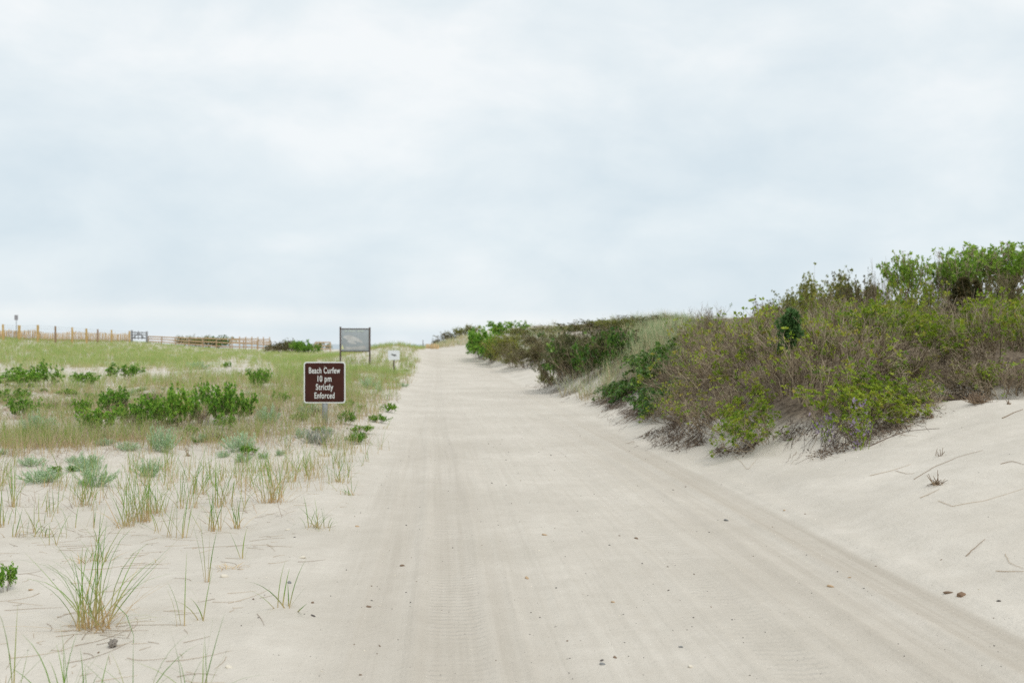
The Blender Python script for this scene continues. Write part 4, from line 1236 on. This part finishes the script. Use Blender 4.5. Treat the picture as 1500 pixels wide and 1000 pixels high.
# the shrubs along the bank further on, each where the photo has it
FAR = [  # kind, name, px, base py, h, w, distance or None, label
    ('rose', 'green_bush', 710, 525, 42, 74, None, 'bright green bush at the bend where the track meets the far dune'),
    ('rose', 'green_bush', 700, 525, 24, 44, None, 'low bright green bush at the left end of the far bank by the track'),
    ('rose', 'green_bush', 724, 528, 26, 46, None, 'low bright green bush in front of the one at the bend'),
    ('rose', 'green_bush', 742, 506, 24, 70, 68, 'bright green bush top behind the one at the bend'),
    ('olive', 'olive_shrub', 742, 528, 36, 74, None, 'olive brown shrub right of the bright green bush at the bend'),
    ('olive', 'olive_shrub', 722, 531, 20, 34, None, 'small yellow olive shrub at the sand edge near the bend'),
    ('heath', 'heath_shrub', 775, 515, 32, 90, 52, 'brown heathy mound in the middle of the far bank'),
    ('heath', 'heath_shrub', 812, 510, 28, 84, 50, 'brown heathy mound on the skyline left of the bare twigs'),
    ('olive', 'olive_shrub', 811, 495, 11, 34, 56, 'yellow green shrub on the skyline of the far bank'),
    ('darkleaf', 'dark_bush', 794, 490, 10, 16, 58, 'tiny dark bush poking above the far skyline'),
    ('olive', 'olive_shrub', 787, 528, 20, 34, None, 'yellow olive shrub above the sand notch in the bank'),
    ('darkheath', 'heath_shrub', 815, 562, 48, 76, None, 'dark brown twiggy shrub leaning over the track edge'),
    ('darkheath', 'heath_shrub', 850, 552, 70, 104, None, 'tallest brown bush of the dark group left of the tall grass'),
    ('darkheath', 'heath_shrub', 892, 536, 60, 100, None, 'brown twiggy bush between the dark leaves and the tall grass'),
    ('darkleaf', 'dark_bush', 836, 558, 58, 84, None, 'dark green leafy bush low in the brown group at the track'),
    ('darkleaf', 'dark_bush', 872, 551, 60, 84, None, 'dark green leafy bush in the middle of the brown group'),
    ('darkleaf', 'dark_bush', 904, 535, 50, 60, None, 'dark green leaves at the right end of the brown group'),
    ('darkheath', 'heath_shrub', 830, 546, 52, 90, 33, 'dark brown shrub at the back left of the brown group by the track'),
    ('darkheath', 'heath_shrub', 872, 530, 56, 100, 31, 'dark brown shrub at the back of the brown group under the bare twigs'),
    ('olive', 'olive_shrub', 800, 568, 26, 40, None, 'small olive shrub lowest at the left end of the brown group'),
    ('bare', 'bare_shrub', 884, 498, 44, 46, 33, 'tallest leafless grey shrub standing against the sky above the brown group'),
    ('bare', 'bare_shrub', 848, 495, 30, 26, 36, 'leafless grey shrub at the left of the tallest bare one'),
    ('bare', 'bare_shrub', 908, 490, 32, 34, 33, 'leafless grey shrub at the right of the tallest bare one'),
    ('heath', 'heath_shrub', 835, 505, 18, 60, 40, 'low brown shrub under the bare grey twigs'),
    ('olive', 'olive_shrub', 914, 478, 18, 80, 52, 'olive brown cover on the left slope of the round dune top'),
    ('heath', 'heath_shrub', 945, 474, 16, 90, 53, 'russet cover on the crest of the round dune top'),
    ('heath', 'heath_shrub', 974, 476, 15, 80, 53, 'russet cover on the right slope of the round dune top'),
    ('heath', 'heath_shrub', 1022, 492, 34, 60, 24, 'russet shrub on the crest right of the tall grass'),
    ('heath', 'heath_shrub', 1062, 486, 32, 60, 22, 'russet shrub next along the crest before the thicket'),
    ('heath', 'heath_shrub', 1000, 480, 20, 50, 28, 'low russet shrub behind the tall grass on the crest'),
    ('heath', 'heath_shrub', 1095, 478, 34, 60, 23, 'russet shrub on the crest beside the thicket'),
    ('olive', 'olive_shrub', 760, 498, 14, 60, 60, 'olive shrub on the far bank skyline right of the bright green bush'),
    ('heath', 'heath_shrub', 786, 503, 20, 56, 56, 'reddish heathy shrub left of the yellow green skyline shrub'),
    ('heath', 'heath_shrub', 832, 500, 18, 56, 52, 'brown shrub on the skyline just left of the bare twigs'),
    ('olive', 'olive_shrub', 752, 520, 20, 44, 54, 'olive shrub low on the front of the far heathy mound'),
    ('olive', 'olive_shrub', 862, 492, 16, 56, 46, 'olive shrub behind the tallest bare grey twigs'),
    ('heath', 'heath_shrub', 896, 484, 16, 56, 46, 'russet shrub between bare twigs and the round dune top'),
    ('olive', 'olive_shrub', 930, 478, 14, 56, 46, 'olive shrub below the crest of the round dune top'),
    ('heath', 'heath_shrub', 990, 476, 16, 56, 44, 'russet shrub behind the crest of the tall grass'),
    ('heath', 'heath_shrub', 1040, 474, 18, 60, 34, 'russet shrub on the skyline above the tall grass'),
    ('olive', 'olive_shrub', 1085, 470, 22, 60, 32, 'olive shrub on the skyline left of the mound'),
    ('olive', 'olive_shrub', 768, 497, 14, 90, 64, 'flat olive shrub on the far skyline next to the bright green bush'),
    ('heath', 'heath_shrub', 800, 498, 13, 90, 63, 'flat brown shrub on the far skyline behind the tiny dark bush'),
    ('olive', 'olive_shrub', 838, 496, 13, 90, 60, 'flat olive shrub on the far skyline left of the bare twigs'),
    ('heath', 'heath_shrub', 872, 490, 14, 90, 58, 'flat brown shrub on the skyline right behind the bare twigs'),
    ('olive', 'olive_shrub', 900, 484, 14, 80, 56, 'flat olive shrub on the left shoulder of the round dune top'),
    ('heath', 'heath_shrub', 1004, 482, 16, 90, 48, 'flat brown shrub on the right shoulder of the round dune top'),
]
for kd, nm, px, py, hp, wp, d, lab in FAR:
    plant_px(kd, nm, px, py, hp, wp, lab, 'shrub', None, gr, d)
for px, w_, hp, kd, lab in ((640, 26, 11, 'heath', 'low brown scrub at the left end of the far dune'), (655, 34, 15, 'heath', 'brown scrub in the middle of the far dune'), (672, 38, 15, 'olive', 'green olive scrub on top of the far dune'), (690, 34, 14, 'olive', 'olive scrub at the right of the far dune top')):
    plant_px(kd, 'far_scrub', px, 500, hp, w_, lab, 'scrub', None, gr, 113)


def top_at(kind, name, px, d, top, wp, lab, cat, group=None, sink=0.0, var=None):
    x, y, z = at_depth(px, d); k = d / FPX
    return plant(kind, name, (x, y, z - sink), wp * k, max(.3, EYE - (top - CY) * k - z + sink), lab, cat, group, gr, var)


for px, d, top, wp, kd, lab in ((1126, 26, 444, 84, 'heath', 'low brown shrub at the left foot of the olive mound'), (1156, 28, 430, 90, 'olive', 'olive shrub on the left side of the mound behind the thicket'),
                                (1190, 29, 415, 96, 'olive', 'olive shrub near the top of the mound behind the thicket'), (1226, 30, 404, 100, 'olive', 'highest olive shrub of the mound behind the thicket'),
                                (1262, 29, 406, 88, 'heath', 'brown olive shrub at the right of the mound behind the thicket'), (1292, 28, 398, 46, 'bare', 'grey leafless bush between the mound and the first small tree'),
                                (1366, 27, 388, 56, 'bare', 'pale grey leafless bush between the two groups of small trees'), (1386, 27, 396, 44, 'bare', 'lower grey leafless bush left of the bright green trees'),
                                (1440, 23, 405, 70, 'heath', 'dark brown bush under the bright green trees'), (1478, 23, 398, 76, 'heath', 'dark brown bush in front of the rightmost tree'),
                                (1310, 24, 412, 60, 'leafy', 'bright green shrub below the first small tree'), (1350, 23, 414, 60, 'leafy', 'bright green shrub between thicket and pale leafless bush'),
                                (1255, 26, 430, 60, 'twiggy', 'grey shrub in front of the mound behind the thicket'), (1215, 24, 424, 60, 'twiggy', 'grey shrub below the highest olive shrub')):
    top_at(kd, {'heath': 'heath_shrub', 'olive': 'olive_shrub', 'bare': 'bare_shrub', 'leafy': 'leafy_shrub', 'twiggy': 'bayberry_shrub'}[kd], px, d, top, wp, lab, 'shrub')
for px, d, top, wp, v, lab in ((1326, 26, 374, 58, 0, 'slender small tree left of the gap in the tree line'), (1402, 27, 373, 70, 1, 'bright green small tree just right of the gap in the tree line'),
                               (1446, 28, 361, 84, 2, 'tallest bright green tree on the right skyline'), (1492, 27, 360, 80, 0, 'bright green tree cut by the right edge of the frame'), (1530, 27, 366, 80, 1, 'bright green tree just outside the right edge')):
    if px < 1520: top_at('tree', 'small_tree', px, d, top, wp * (1.45 if px > 1420 else 1.15), lab, 'tree', None, .1, v)
top_at('juniper', 'juniper', 1155, 14.4, 457, 40, 'small dark blue green juniper standing out in the grey brown thicket', 'shrub', None, 0, 0)
top_at('cedar', 'cedar', 1412, 21.5, 408, 52, 'ragged dark cedar standing in front of the bright green trees', 'tree', None, 0, 0)
top_at('cedar', 'cedar', 1424, 21.0, 414, 40, 'lower dark cedar right against the ragged one', 'tree', None, 0, 1)


for px, py, hp, wp, kd, lab in ((1345, 590, 34, 70, 'leafy', 'bright leafy shrub at the sand edge right of the bare root corner'), (1400, 577, 40, 80, 'twiggy', 'grey twiggy shrub at the sand edge above the dark weed cushion'),
                                (1450, 576, 44, 84, 'leafy', 'leafy shrub at the sand edge near the right side of the frame'), (1495, 578, 44, 80, 'twiggy', 'grey twiggy shrub at the sand edge cut by the right side of the frame'), (1325, 566, 40, 60, 'leafy', 'leafy shrub right behind the lilac flowers')):
    plant_px(kd, 'leafy_shrub' if kd == 'leafy' else 'bayberry_shrub', px, py, hp, wp, lab, 'shrub', None, gr)


def bank_grass():
    g = np.random.default_rng(61)
    n = 16000
    Y = np.exp(g.uniform(math.log(16), math.log(75), n)); a = g.uniform(-.05, .24, n); X = a * Y
    D = poly_dist(X, Y)
    px, py = project(X, Y, H(X, Y))
    E = [(958, 506, 40, 36, .9), (985, 478, 36, 18, .9), (915, 565, 34, 16, .3), (935, 545, 32, 22, .4), (772, 509, 36, 12, 1.1), (760, 522, 40, 8, .6), (880, 572, 50, 14, .35), (745, 515, 30, 9, .3), (1000, 520, 30, 40, .4), (940, 468, 60, 12, .3), (800, 500, 60, 14, .3), (1040, 476, 50, 16, .3), (735, 505, 40, 14, .3)]
    ok = (g.random(n) < .62 * patch(px, py, E) * S(-.25, .15, vnoise(X, Y, 1.3, 79))) & (D > -.9)
    X, Y, px, py = X[ok], Y[ok], px[ok], py[ok]
    s = Soup()
    tufts(s, X, Y, 15, .82, np.clip(Y * .00036, .006, .016), .34, g, (.50, .30), .8, .08, 5)
    o = link('dune_grass', s.mesh('dune_grass', M_DUNEG)); tag(o, 'long grey green and straw dune grass on the bank left of the thicket', 'grass', kind='stuff')
    # far dune and the sand edges
    n = 2500; Y = g.uniform(100, 120, n); X = g.uniform(-11, 6, n); px, py = project(X, Y, H(X, Y))
    ok = g.random(n) < patch(px, py, [(660, 498, 45, 8, .8), (640, 506, 25, 6, .5)]) ; X, Y = X[ok], Y[ok]
    s = Soup(); tufts(s, X, Y, 8, .5, .03, .2, g, (.5, .25), .4, .2)
    o = link('far_dune_grass', s.mesh('far_dune_grass', M_DUNEG)); tag(o, 'olive grass covering the far dune at the end of the track', 'grass', kind='stuff')
bank_grass()


def fringe():
    """dead twigs, roots and runners hanging out of the foot of the bank"""
    g = np.random.default_rng(71)
    seg = [(a, b) for a, b in zip(BANK[2:13], BANK[3:14])]
    P, Dr = [], []
    for a, b in seg:
        L = np.linalg.norm(b - a); m = int(L * (170 if a[1] < 20 else 25))
        e = (b - a) / L; nrm = np.array([-e[1], e[0]])
        if poly_dist(np.array([((a + b) / 2 + nrm * .1)[0]]), np.array([((a + b) / 2 + nrm * .1)[1]]))[0] > 0: nrm = -nrm
        t = g.random(m); off = g.normal(-.12, .28, m)
        P.append(a + (b - a) * t[:, None] + nrm * off[:, None])
        an = g.normal(0, .6, m); c, s_ = np.cos(an), np.sin(an)
        dd = nrm + np.array([-.25, -.1]); Dr.append(np.stack([dd[0] * c - dd[1] * s_, dd[0] * s_ + dd[1] * c], -1))
    P = np.concatenate(P); Dr = np.concatenate(Dr)
    keep = vnoise(P[:, 0], P[:, 1], 1.6, 77) > -.12
    P, Dr = P[keep], Dr[keep]; m = len(P)
    L = g.uniform(.03, .24, m); T = np.linspace(0, 1, 5); bend = g.normal(0, .5, m)
    Q = np.zeros((m, 5, 3)); an = np.arctan2(Dr[:, 1], Dr[:, 0])[:, None] + bend[:, None] * T
    Q[..., 0] = P[:, 0, None] + L[:, None] * T * np.cos(an); Q[..., 1] = P[:, 1, None] + L[:, None] * T * np.sin(an)
    lift = g.uniform(0, .10, m)[:, None] * (1 - T) + np.abs(g.normal(0, .02, (m, 5)))
    Q[..., 2] = H(Q[..., 0], Q[..., 1]) + .004 + lift
    s = Soup(); tubes(s, Q, g.uniform(.002, .006, m), .0016, g.random(m))
    # dead leaves and straw caught among them
    n = 9000; i = g.integers(0, m, 420)[g.integers(0, 420, n)]; C = np.c_[P[i] + g.normal(0, .07, (n, 2)) + g.normal(0, .02, (n, 2)), np.zeros(n)]
    C[:, 2] = H(C[:, 0], C[:, 1]) + g.uniform(.004, .05, n)
    Dd = norm(np.c_[g.normal(0, 1, (n, 2)), g.normal(0, .25, n)])
    kites(s, C, Dd, g.uniform(.02, .06, n), g.uniform(.008, .02, n), g.random(n), g)
    o = link('dry_twigs', s.mesh('dry_twigs', M_ROOT)); tag(o, 'dead brown twigs and roots hanging from the foot of the overgrown bank', 'dead twigs', kind='stuff')
fringe()


def beach_pea(px, py, hp, wp, lab):
    x, y, z = at(px, py); k = y / FPX; g = gr
    r = empty('beach_pea', (x, y - .25, float(H(np.array([x]), np.array([y - .25]))[0]))); tag(r, lab, 'flowering plant', None)
    n = 34; h_, w_ = hp * k, wp * k
    P = np.c_[g.normal(0, w_ * .3, n), g.normal(0, w_ * .25, n), g.uniform(.05, 1, n) * h_]
    f = Soup(); rosettes(f, P, norm(g.normal(0, 1, (n, 3)) + [0, -1, .4]), 4, .030, .024, g.random(n), g); link('blossoms', f.mesh('blossoms', M_PURPLE), r)
    A = grow(g, np.c_[g.normal(0, w_ * .2, (9, 2)), np.full(9, -.02)], np.c_[g.normal(0, .3, (9, 2)), np.ones(9)], h_, 5, .15)
    s = Soup(); tubes(s, A, .004, .002, .5); P1, D1 = sprout(g, A, 60, .2, 1, .7, .2); kites(s, P1, D1, .04, .02, g.uniform(.2, .6, 60), g)
    link('stems', s.mesh('stems', M_BAY), r)
beach_pea(1246, 652, 74, 30, 'purple flowering plant at the right corner of the thicket foot')
beach_pea(1200, 632, 40, 30, 'faint purple flowers low in the leafy foot of the thicket')
beach_pea(1268, 598, 30, 24, 'pale lilac flowers above the bare root corner of the bank')
# ------------------------------------------------------------------ pebbles, shells, sticks
M_PEB = {k: plain('pebble_' + k, c, .75, var=.3, scale=60) for k, c in
         (('dark', (.075, .062, .055)), ('brown', (.19, .125, .08)), ('grey', (.20, .20, .195)), ('pale', (.66, .60, .50)), ('orange', (.47, .33, .20)))}
def pebble_mesh(seed, mat):
    g = np.random.default_rng(seed); bm = bmesh.new(); bmesh.ops.create_icosphere(bm, subdivisions=2, radius=1)
    o = g.uniform(0, 50); fl = g.uniform(.35, .65); st = g.uniform(.65, 1)
    for v in bm.verts:
        c = v.co; f = 1 + .5 * float(vnoise(c.x * 1.3 + o, c.y * 1.3 + c.z, 1.0))
        v.co = (c.x * f, c.y * f * st, c.z * f * fl)
    me = bpy.data.meshes.new('pebble'); bm.to_mesh(me); bm.free(); me.materials.append(mat)
    me.polygons.foreach_set('use_smooth', np.ones(len(me.polygons), bool)); return me
PEBS = {k: [pebble_mesh(i * 7 + len(k), m) for i in range(4)] for k, m in M_PEB.items()}
gd = np.random.default_rng(81)
def pebble(px, py, w, kind, label, group=None, name='pebble', cat='pebble'):
    x, y, z = at(px, py); r = w * .5 * y / FPX
    o = link(name, PEBS[kind][gd.integers(0, 4)], None, (x, y, z + r * .12)); o.scale = (r, r * (.45 if name == 'bark_chip' else .85), r * (.45 if name == 'bark_chip' else .75)); o.rotation_euler = (gd.normal(0, .2), gd.normal(0, .2), gd.uniform(0, 6.28))
    tag(o, label, cat, group)
c7 = lambda a, b: (500 + a / 2.632, 620 + b / 2.632)
c6 = lambda a, b: (a / 2.632, 620 + b / 2.632)
c8 = lambda a, b: (940 + a / 2.632, 620 + b / 2.632)
DARK = [c7(*q) for q in ((567, 79), (636, 141), (808, 123), (822, 181), (692, 221), (581, 230), (975, 273), (910, 339), (250, 393), (605, 392), (1072, 433), (1280, 257), (117, 627), (117, 684), (20, 565), (250, 652),
        (731, 729), (1258, 553), (50, 852), (635, 240), (929, 417), (727, 813), (880, 905), (1092, 845), (1357, 749), (1425, 706), (1259, 644), (1160, 541), (185, 490), (52, 359), (266, 690), (922, 836), (596, 913), (542, 470), (290, 610), (823, 404), (1034, 470), (1360, 582), (765, 748), (828, 634), (138, 888), (415, 727), (430, 480), (260, 128), (155, 237), (270, 517))]
DARK += [c6(*q) for q in ((1020, 662), (1174, 735), (1335, 564), (1365, 850), (1390, 345), (1136, 439), (206, 602), (618, 497), (1275, 665), (995, 750), (1075, 892), (1432, 627), (550, 490), (930, 780), (495, 743))]
DARK += [c8(*q) for q in ((504, 399), (121, 257), (430, 513), (99, 552), (268, 708), (903, 551), (755, 571), (417, 972), (1358, 855), (1373, 880), (857, 636), (200, 748), (348, 757), (201, 581), (1012, 898), (1154, 525), (1357, 750), (103, 643), (170, 245), (260, 420), (630, 350), (636, 507), (390, 826), (194, 784), (1062, 733))]
for p in DARK: pebble(p[0], p[1], gd.uniform(2.0, 3.6), 'dark' if gd.random() < .7 else 'brown', 'small dark pebble or bit of bark lying on the sand', 'small dark pebbles on the sand')
for p in [c7(*q) for q in ((207, 586), (803, 217), (1070, 742), (762, 490), (150, 703), (90, 875))] + [c6(*q) for q in ((1028, 594), (950, 597), (640, 545), (1240, 955))] + [c8(*q) for q in ((176, 163), (1300, 640))]:
    pebble(p[0], p[1], gd.uniform(3, 5), 'pale', 'small pale shell fragment lying on the sand', 'small pale shell fragments', 'shell_fragment', 'shell fragment')
for p, w_, k, nm, lab in (
        (c7(783, 430), 8, 'orange', 'pebble', 'pale orange pebble in the middle of the track'), (c7(1137, 444), 8, 'brown', 'pebble', 'brown pebble right of the middle of the track'),
        (c7(235, 549), 8, 'brown', 'pebble', 'brown chip on the left wheel line of the track'), (c7(105, 708), 8, 'brown', 'pebble', 'tan brown pebble at the left edge of the track'),
        (c7(1047, 690), 8, 'orange', 'pebble', 'knobbly orange pebble right of centre on the track'), (c7(871, 838), 5, 'brown', 'pebble', 'small reddish pebble near the bottom middle of the track'),
        (c7(1003, 915), 7, 'dark', 'pebble', 'dark grey stone beside a grey one near the bottom of the track'), (c7(1006, 929), 9, 'grey', 'pebble', 'blue grey stone touching a darker one near the bottom of the track'),
        (c7(1055, 902), 8, 'brown', 'pebble', 'brown stone right of the two grey ones'), (c7(1346, 938), 11, 'pale', 'shell', 'largest pale shell low on the track'),
        (c7(1310, 862), 7, 'grey', 'pebble', 'grey stone above the largest pale shell'), (c7(148, 858), 7, 'brown', 'bark_chip', 'slim brown chip near the bottom of the left wheel line'),
        (c7(716, 597), 9, 'orange', 'pebble', 'flat orange pebble half sunk in the track'), (c7(75, 970), 6, 'brown', 'pebble', 'brown pebble lowest at the left edge of the track'),
        (c7(62, 398), 6, 'orange', 'pebble', 'orange pebble beside the swept grass clump'), (c6(1110, 410), 8, 'pale', 'shell', 'white shell left of the swept grass clump'),
        (c6(1167, 518), 12, 'pale', 'shell', 'flat white shell piece below the swept grass clump'), (c6(977, 678), 8, 'brown', 'bark_chip', 'curled red brown chip left of the open grass clump'),
        (c6(1205, 692), 7, 'brown', 'pebble', 'brown pebble just right of the open grass clump'), (c6(1208, 742), 10, 'dark', 'bark_chip', 'longest dark chip below the open grass clump'),
        (c6(883, 940), 11, 'pale', 'shell', 'pinkish pale shell near the bottom left'), (c6(865, 592), 14, 'pale', 'shell', 'flat white shell below the dead orange tuft'),
        (c6(1115, 615), 9, 'grey', 'shell', 'grey shell behind the open grass clump'), (c6(120, 642), 10, 'orange', 'bark_chip', 'orange brown chip near the green seedling'),
        (c6(380, 884), 8, 'brown', 'bark_chip', 'red brown chip left of the driftwood lump'), (c6(1420, 708), 7, 'brown', 'pebble', 'tan pebble on the left edge of the track near the front'),
        (c8(326, 374), 9, 'grey', 'pebble', 'dark grey stone on the right half of the track'), (c8(550, 337), 6, 'orange', 'pebble', 'orange pebble at the right track edge below the thicket'),
        (c8(727, 630), 10, 'orange', 'pebble', 'tan stone in the right wheel line'), (c8(1182, 656), 15, 'brown', 'bark_chip', 'flat brown chip beside the brown block on the right sand'),
        (c8(1376, 686), 7, 'dark', 'pebble', 'dark seed right of the brown block'), (c8(151, 862), 7, 'grey', 'pebble', 'small grey stone above left of the largest shell'), (c8(800, 594), 5, 'orange', 'pebble', 'tiny orange pebble above the tan stone')):
    pebble(*p, w_, k, lab, None, nm, nm.replace('_', ' '))


def gravel():
    g = np.random.default_rng(83); n = 1700
    d = np.exp(g.uniform(math.log(4.2), math.log(30), n)); a = g.uniform(-.5, .5, n); X, Y = a * d, d
    u = X - lane(Y)
    ok = g.random(n) < np.where((u > -2.4) & (u < 2.0), .75, .3); ok &= poly_dist(X, Y) < -.3
    X, Y, d = X[ok], Y[ok], d[ok]; m = len(X); Z = H(X, Y)
    for nm, mat, sel, lab in (('fine_pebbles', M_PEB['dark'], g.random(m) < .6, 'fine dark grit strewn over the track'), ('shell_grit', M_PEB['pale'], None, 'fine pale shell grit strewn over the track')):
        i = np.where(sel if sel is not None else ~last)[0]; last = sel if sel is not None else None
        s = Soup(); k = len(i); r = g.uniform(.0015, .0055, k) * np.clip(d[i] / 8, .8, 2)
        base = np.array([(1, 0, 0), (0, 1, 0), (-1, 0, 0), (0, -1, 0), (.1, .1, .7), (0, 0, -.5)])
        V = np.stack([X[i], Y[i], Z[i] + .001], -1)[:, None] + base[None] * (r[:, None, None] * g.uniform(.6, 1.3, (k, 6, 1)))
        F = np.array([(0, 1, 4, 4), (1, 2, 4, 4), (2, 3, 4, 4), (3, 0, 4, 4)])[:, :3]
        FF = (np.arange(k) * 6)[:, None, None] + F[None]
        me = quads_mesh(nm, V.reshape(-1, 3), FF.reshape(-1, 3), mat); o = link(nm, me); tag(o, lab, 'grit', kind='stuff')
gravel()


def driftwood():
    x, y, z = at(165, 947); k = y / FPX
    bm = bmesh.new(); bmesh.ops.create_icosphere(bm, subdivisions=3, radius=1)
    for v in bm.verts:
        c = v.co; f = 1 + .55 * float(vnoise(c.x * 2 + 9, c.y * 2 + c.z * 3, 1.0)) + .15 * math.sin(9 * c.x)
        v.co = (c.x * f * .75, c.y * f * 1.1, c.z * f * .8)
    me = bpy.data.meshes.new('driftwood'); bm.to_mesh(me); bm.free(); me.materials.append(plain('grey_driftwood', (.24, .21, .18), .9, var=.5, scale=4, bump=.6))
    o = link('driftwood', me, None, (x, y, z + 5 * k)); o.scale = (8 * k,) * 3; o.rotation_euler = (.3, .2, .4)
    tag(o, 'lump of grey driftwood below the largest grass clump', 'driftwood')
    x, y, z = at(1408, 872); k = y / FPX
    s = Soup(); box_into(s, (-5.5 * k, -4 * k, -3 * k), (5.5 * k, 4 * k, 3.6 * k))
    o = link('wood_block', s.mesh('wood_block', plain('brown_block', (.22, .14, .085), .9, var=.4, scale=20)), None, (x, y, z)); o.rotation_euler = (.2, -.15, .5)
    md = o.modifiers.new('edge', 'BEVEL'); md.width = .9 * k; md.segments = 2
    tag(o, 'brown block of wood or stone on the right sand slope', 'block')
driftwood()


def stick(pts, r, mat, label, lift=.006, name='stick', cat='stick'):
    Q = np.array([at(*p) for p in pts]); t = np.linspace(0, len(Q) - 1, 4 * len(Q)); i = np.minimum(t.astype(int), len(Q) - 2); f = (t - i)[:, None]
    Q = Q[i] * (1 - f) + Q[i + 1] * f
    Q[:, 0] += gd.normal(0, .0018, len(Q)); Q[:, 2] = H(Q[:, 0], Q[:, 1]) + lift
    s = Soup(); tubes(s, Q[None] - Q[0], r * .62, r * .3, .5 if r > .004 else .7, 5)
    return tag(link(name, s.mesh(name, mat), None, Q[0]), label, cat)
for pts, r, mat, lab, nm in (
        ([(1272, 655), (1300, 642), (1330, 632), (1376, 628)], .009, M_ROOT, 'long bent brown stem lying on sand right of the thicket corner', 'stick'),
        ([(1364, 571), (1390, 577), (1412, 586)], .010, M_ROOT, 'brown stick poking out from under the thicket onto the knoll', 'stick'),
        ([(1338, 703), (1365, 686), (1400, 671), (1440, 660)], .0045, M_DRY, 'long pale straw crossing the sand above the dried weed', 'straw'),
        ([(1274, 697), (1305, 690), (1334, 681)], .004, M_DRY, 'pale straw left of the dried weed', 'straw'),
        ([(1312, 690), (1328, 695), (1340, 694)], .004, M_DRY, 'short bent straw just left of the dried weed', 'straw'),
        ([(1348, 730), (1362, 724), (1376, 717)], .004, M_DRY, 'thin twig in front of the dried weed', 'stick'),
        ([(1374, 735), (1395, 742), (1440, 735), (1500, 716)], .0035, M_DRY, 'longest thin straw running to the right edge', 'straw'),
        ([(1466, 680), (1482, 676), (1500, 681)], .005, M_DRY, 'grey twig at the right edge above the longest straw', 'stick'),
        ([(1415, 815), (1428, 803), (1443, 790)], .005, M_DRY, 'leaning straw stalk on the lower right slope', 'straw'),
        ([(1458, 837), (1480, 838), (1500, 838)], .004, M_DRY, 'straw lying level at the right edge', 'straw'),
        ([(1472, 812), (1480, 826), (1500, 834)], .003, M_DRY, 'hooked pale straw at the right edge', 'straw'),
        ([(1468, 613), (1484, 605), (1498, 600)], .010, M_DRY, 'short thick stick on the knoll by the right edge', 'stick'),
        ([(1075, 668), (1095, 690), (1110, 672)], .003, M_DRY, 'small twig at the foot of the thicket', 'stick')):
    stick(pts, r, mat, lab, name=nm, cat=nm)


M_WEED = leafy('dry_weed_brown', [(0.1, (0.13, 0.088, 0.058)), (0.6, (0.27, 0.19, 0.125)), (0.95, (0.42, 0.31, 0.20))], 0)
def dried_weed(px, py, hp, wp, n, label, up=.5, mat=None):
    x, y, z = at(px, py); k = y / FPX; g = gd
    r = empty('dried_weed', (x, y, z)); tag(r, label, 'dried weed')
    P = np.c_[g.normal(0, wp * k * .14, (n, 2)), np.full(n, .0)]
    A = grow(g, P, norm(np.c_[g.normal(0, 1, (n, 2)), np.full(n, up)]), g.uniform(.3, 1, n) * wp * k * .5, 4, .3)
    s = Soup(); tubes(s, A, .004, .002, g.random(n)); link('litter_tuft', s.mesh('litter_tuft', mat or M_WEED), r)
    m = 5; B = grow(g, np.c_[g.normal(0, .01, (m, 2)), np.zeros(m)], norm(np.c_[g.normal(-.3, .35, (m, 2)), np.ones(m)]), hp * k * g.uniform(.6, 1.1, m), 4, .06)
    s = Soup(); tubes(s, B, .005, .0025, .6); link('stalks', s.mesh('stalks', M_WEED), r)
dried_weed(1372, 710, 24, 30, 40, 'dried weed with broken upright stalks on the right sand slope')
dried_weed(1376, 668, 13, 8, 6, 'small dry seed stalk above the dried weed', .8)
dried_weed(1434, 590, 16, 44, 160, 'dark brown dry weed cushion on top of the sand knoll', .4)
dried_weed(1478, 592, 9, 9, 14, 'tiny dry brown tuft right of the weed cushion', 1.2)
dried_weed(1300, 596, 14, 30, 70, 'tangle of dark roots at the bare corner of the bank', .2)
dried_weed(1345, 592, 10, 30, 60, 'dead brown scrap of roots on the sand below the knoll top', .15)
dried_weed(276, 668, 15, 9, 40, 'dark brown clod of dead stems left of the round grey green plant', 1.2)
dried_weed(1365, 612, 12, 22, 26, 'sparse dead leaves on the sand below the knoll', .3)
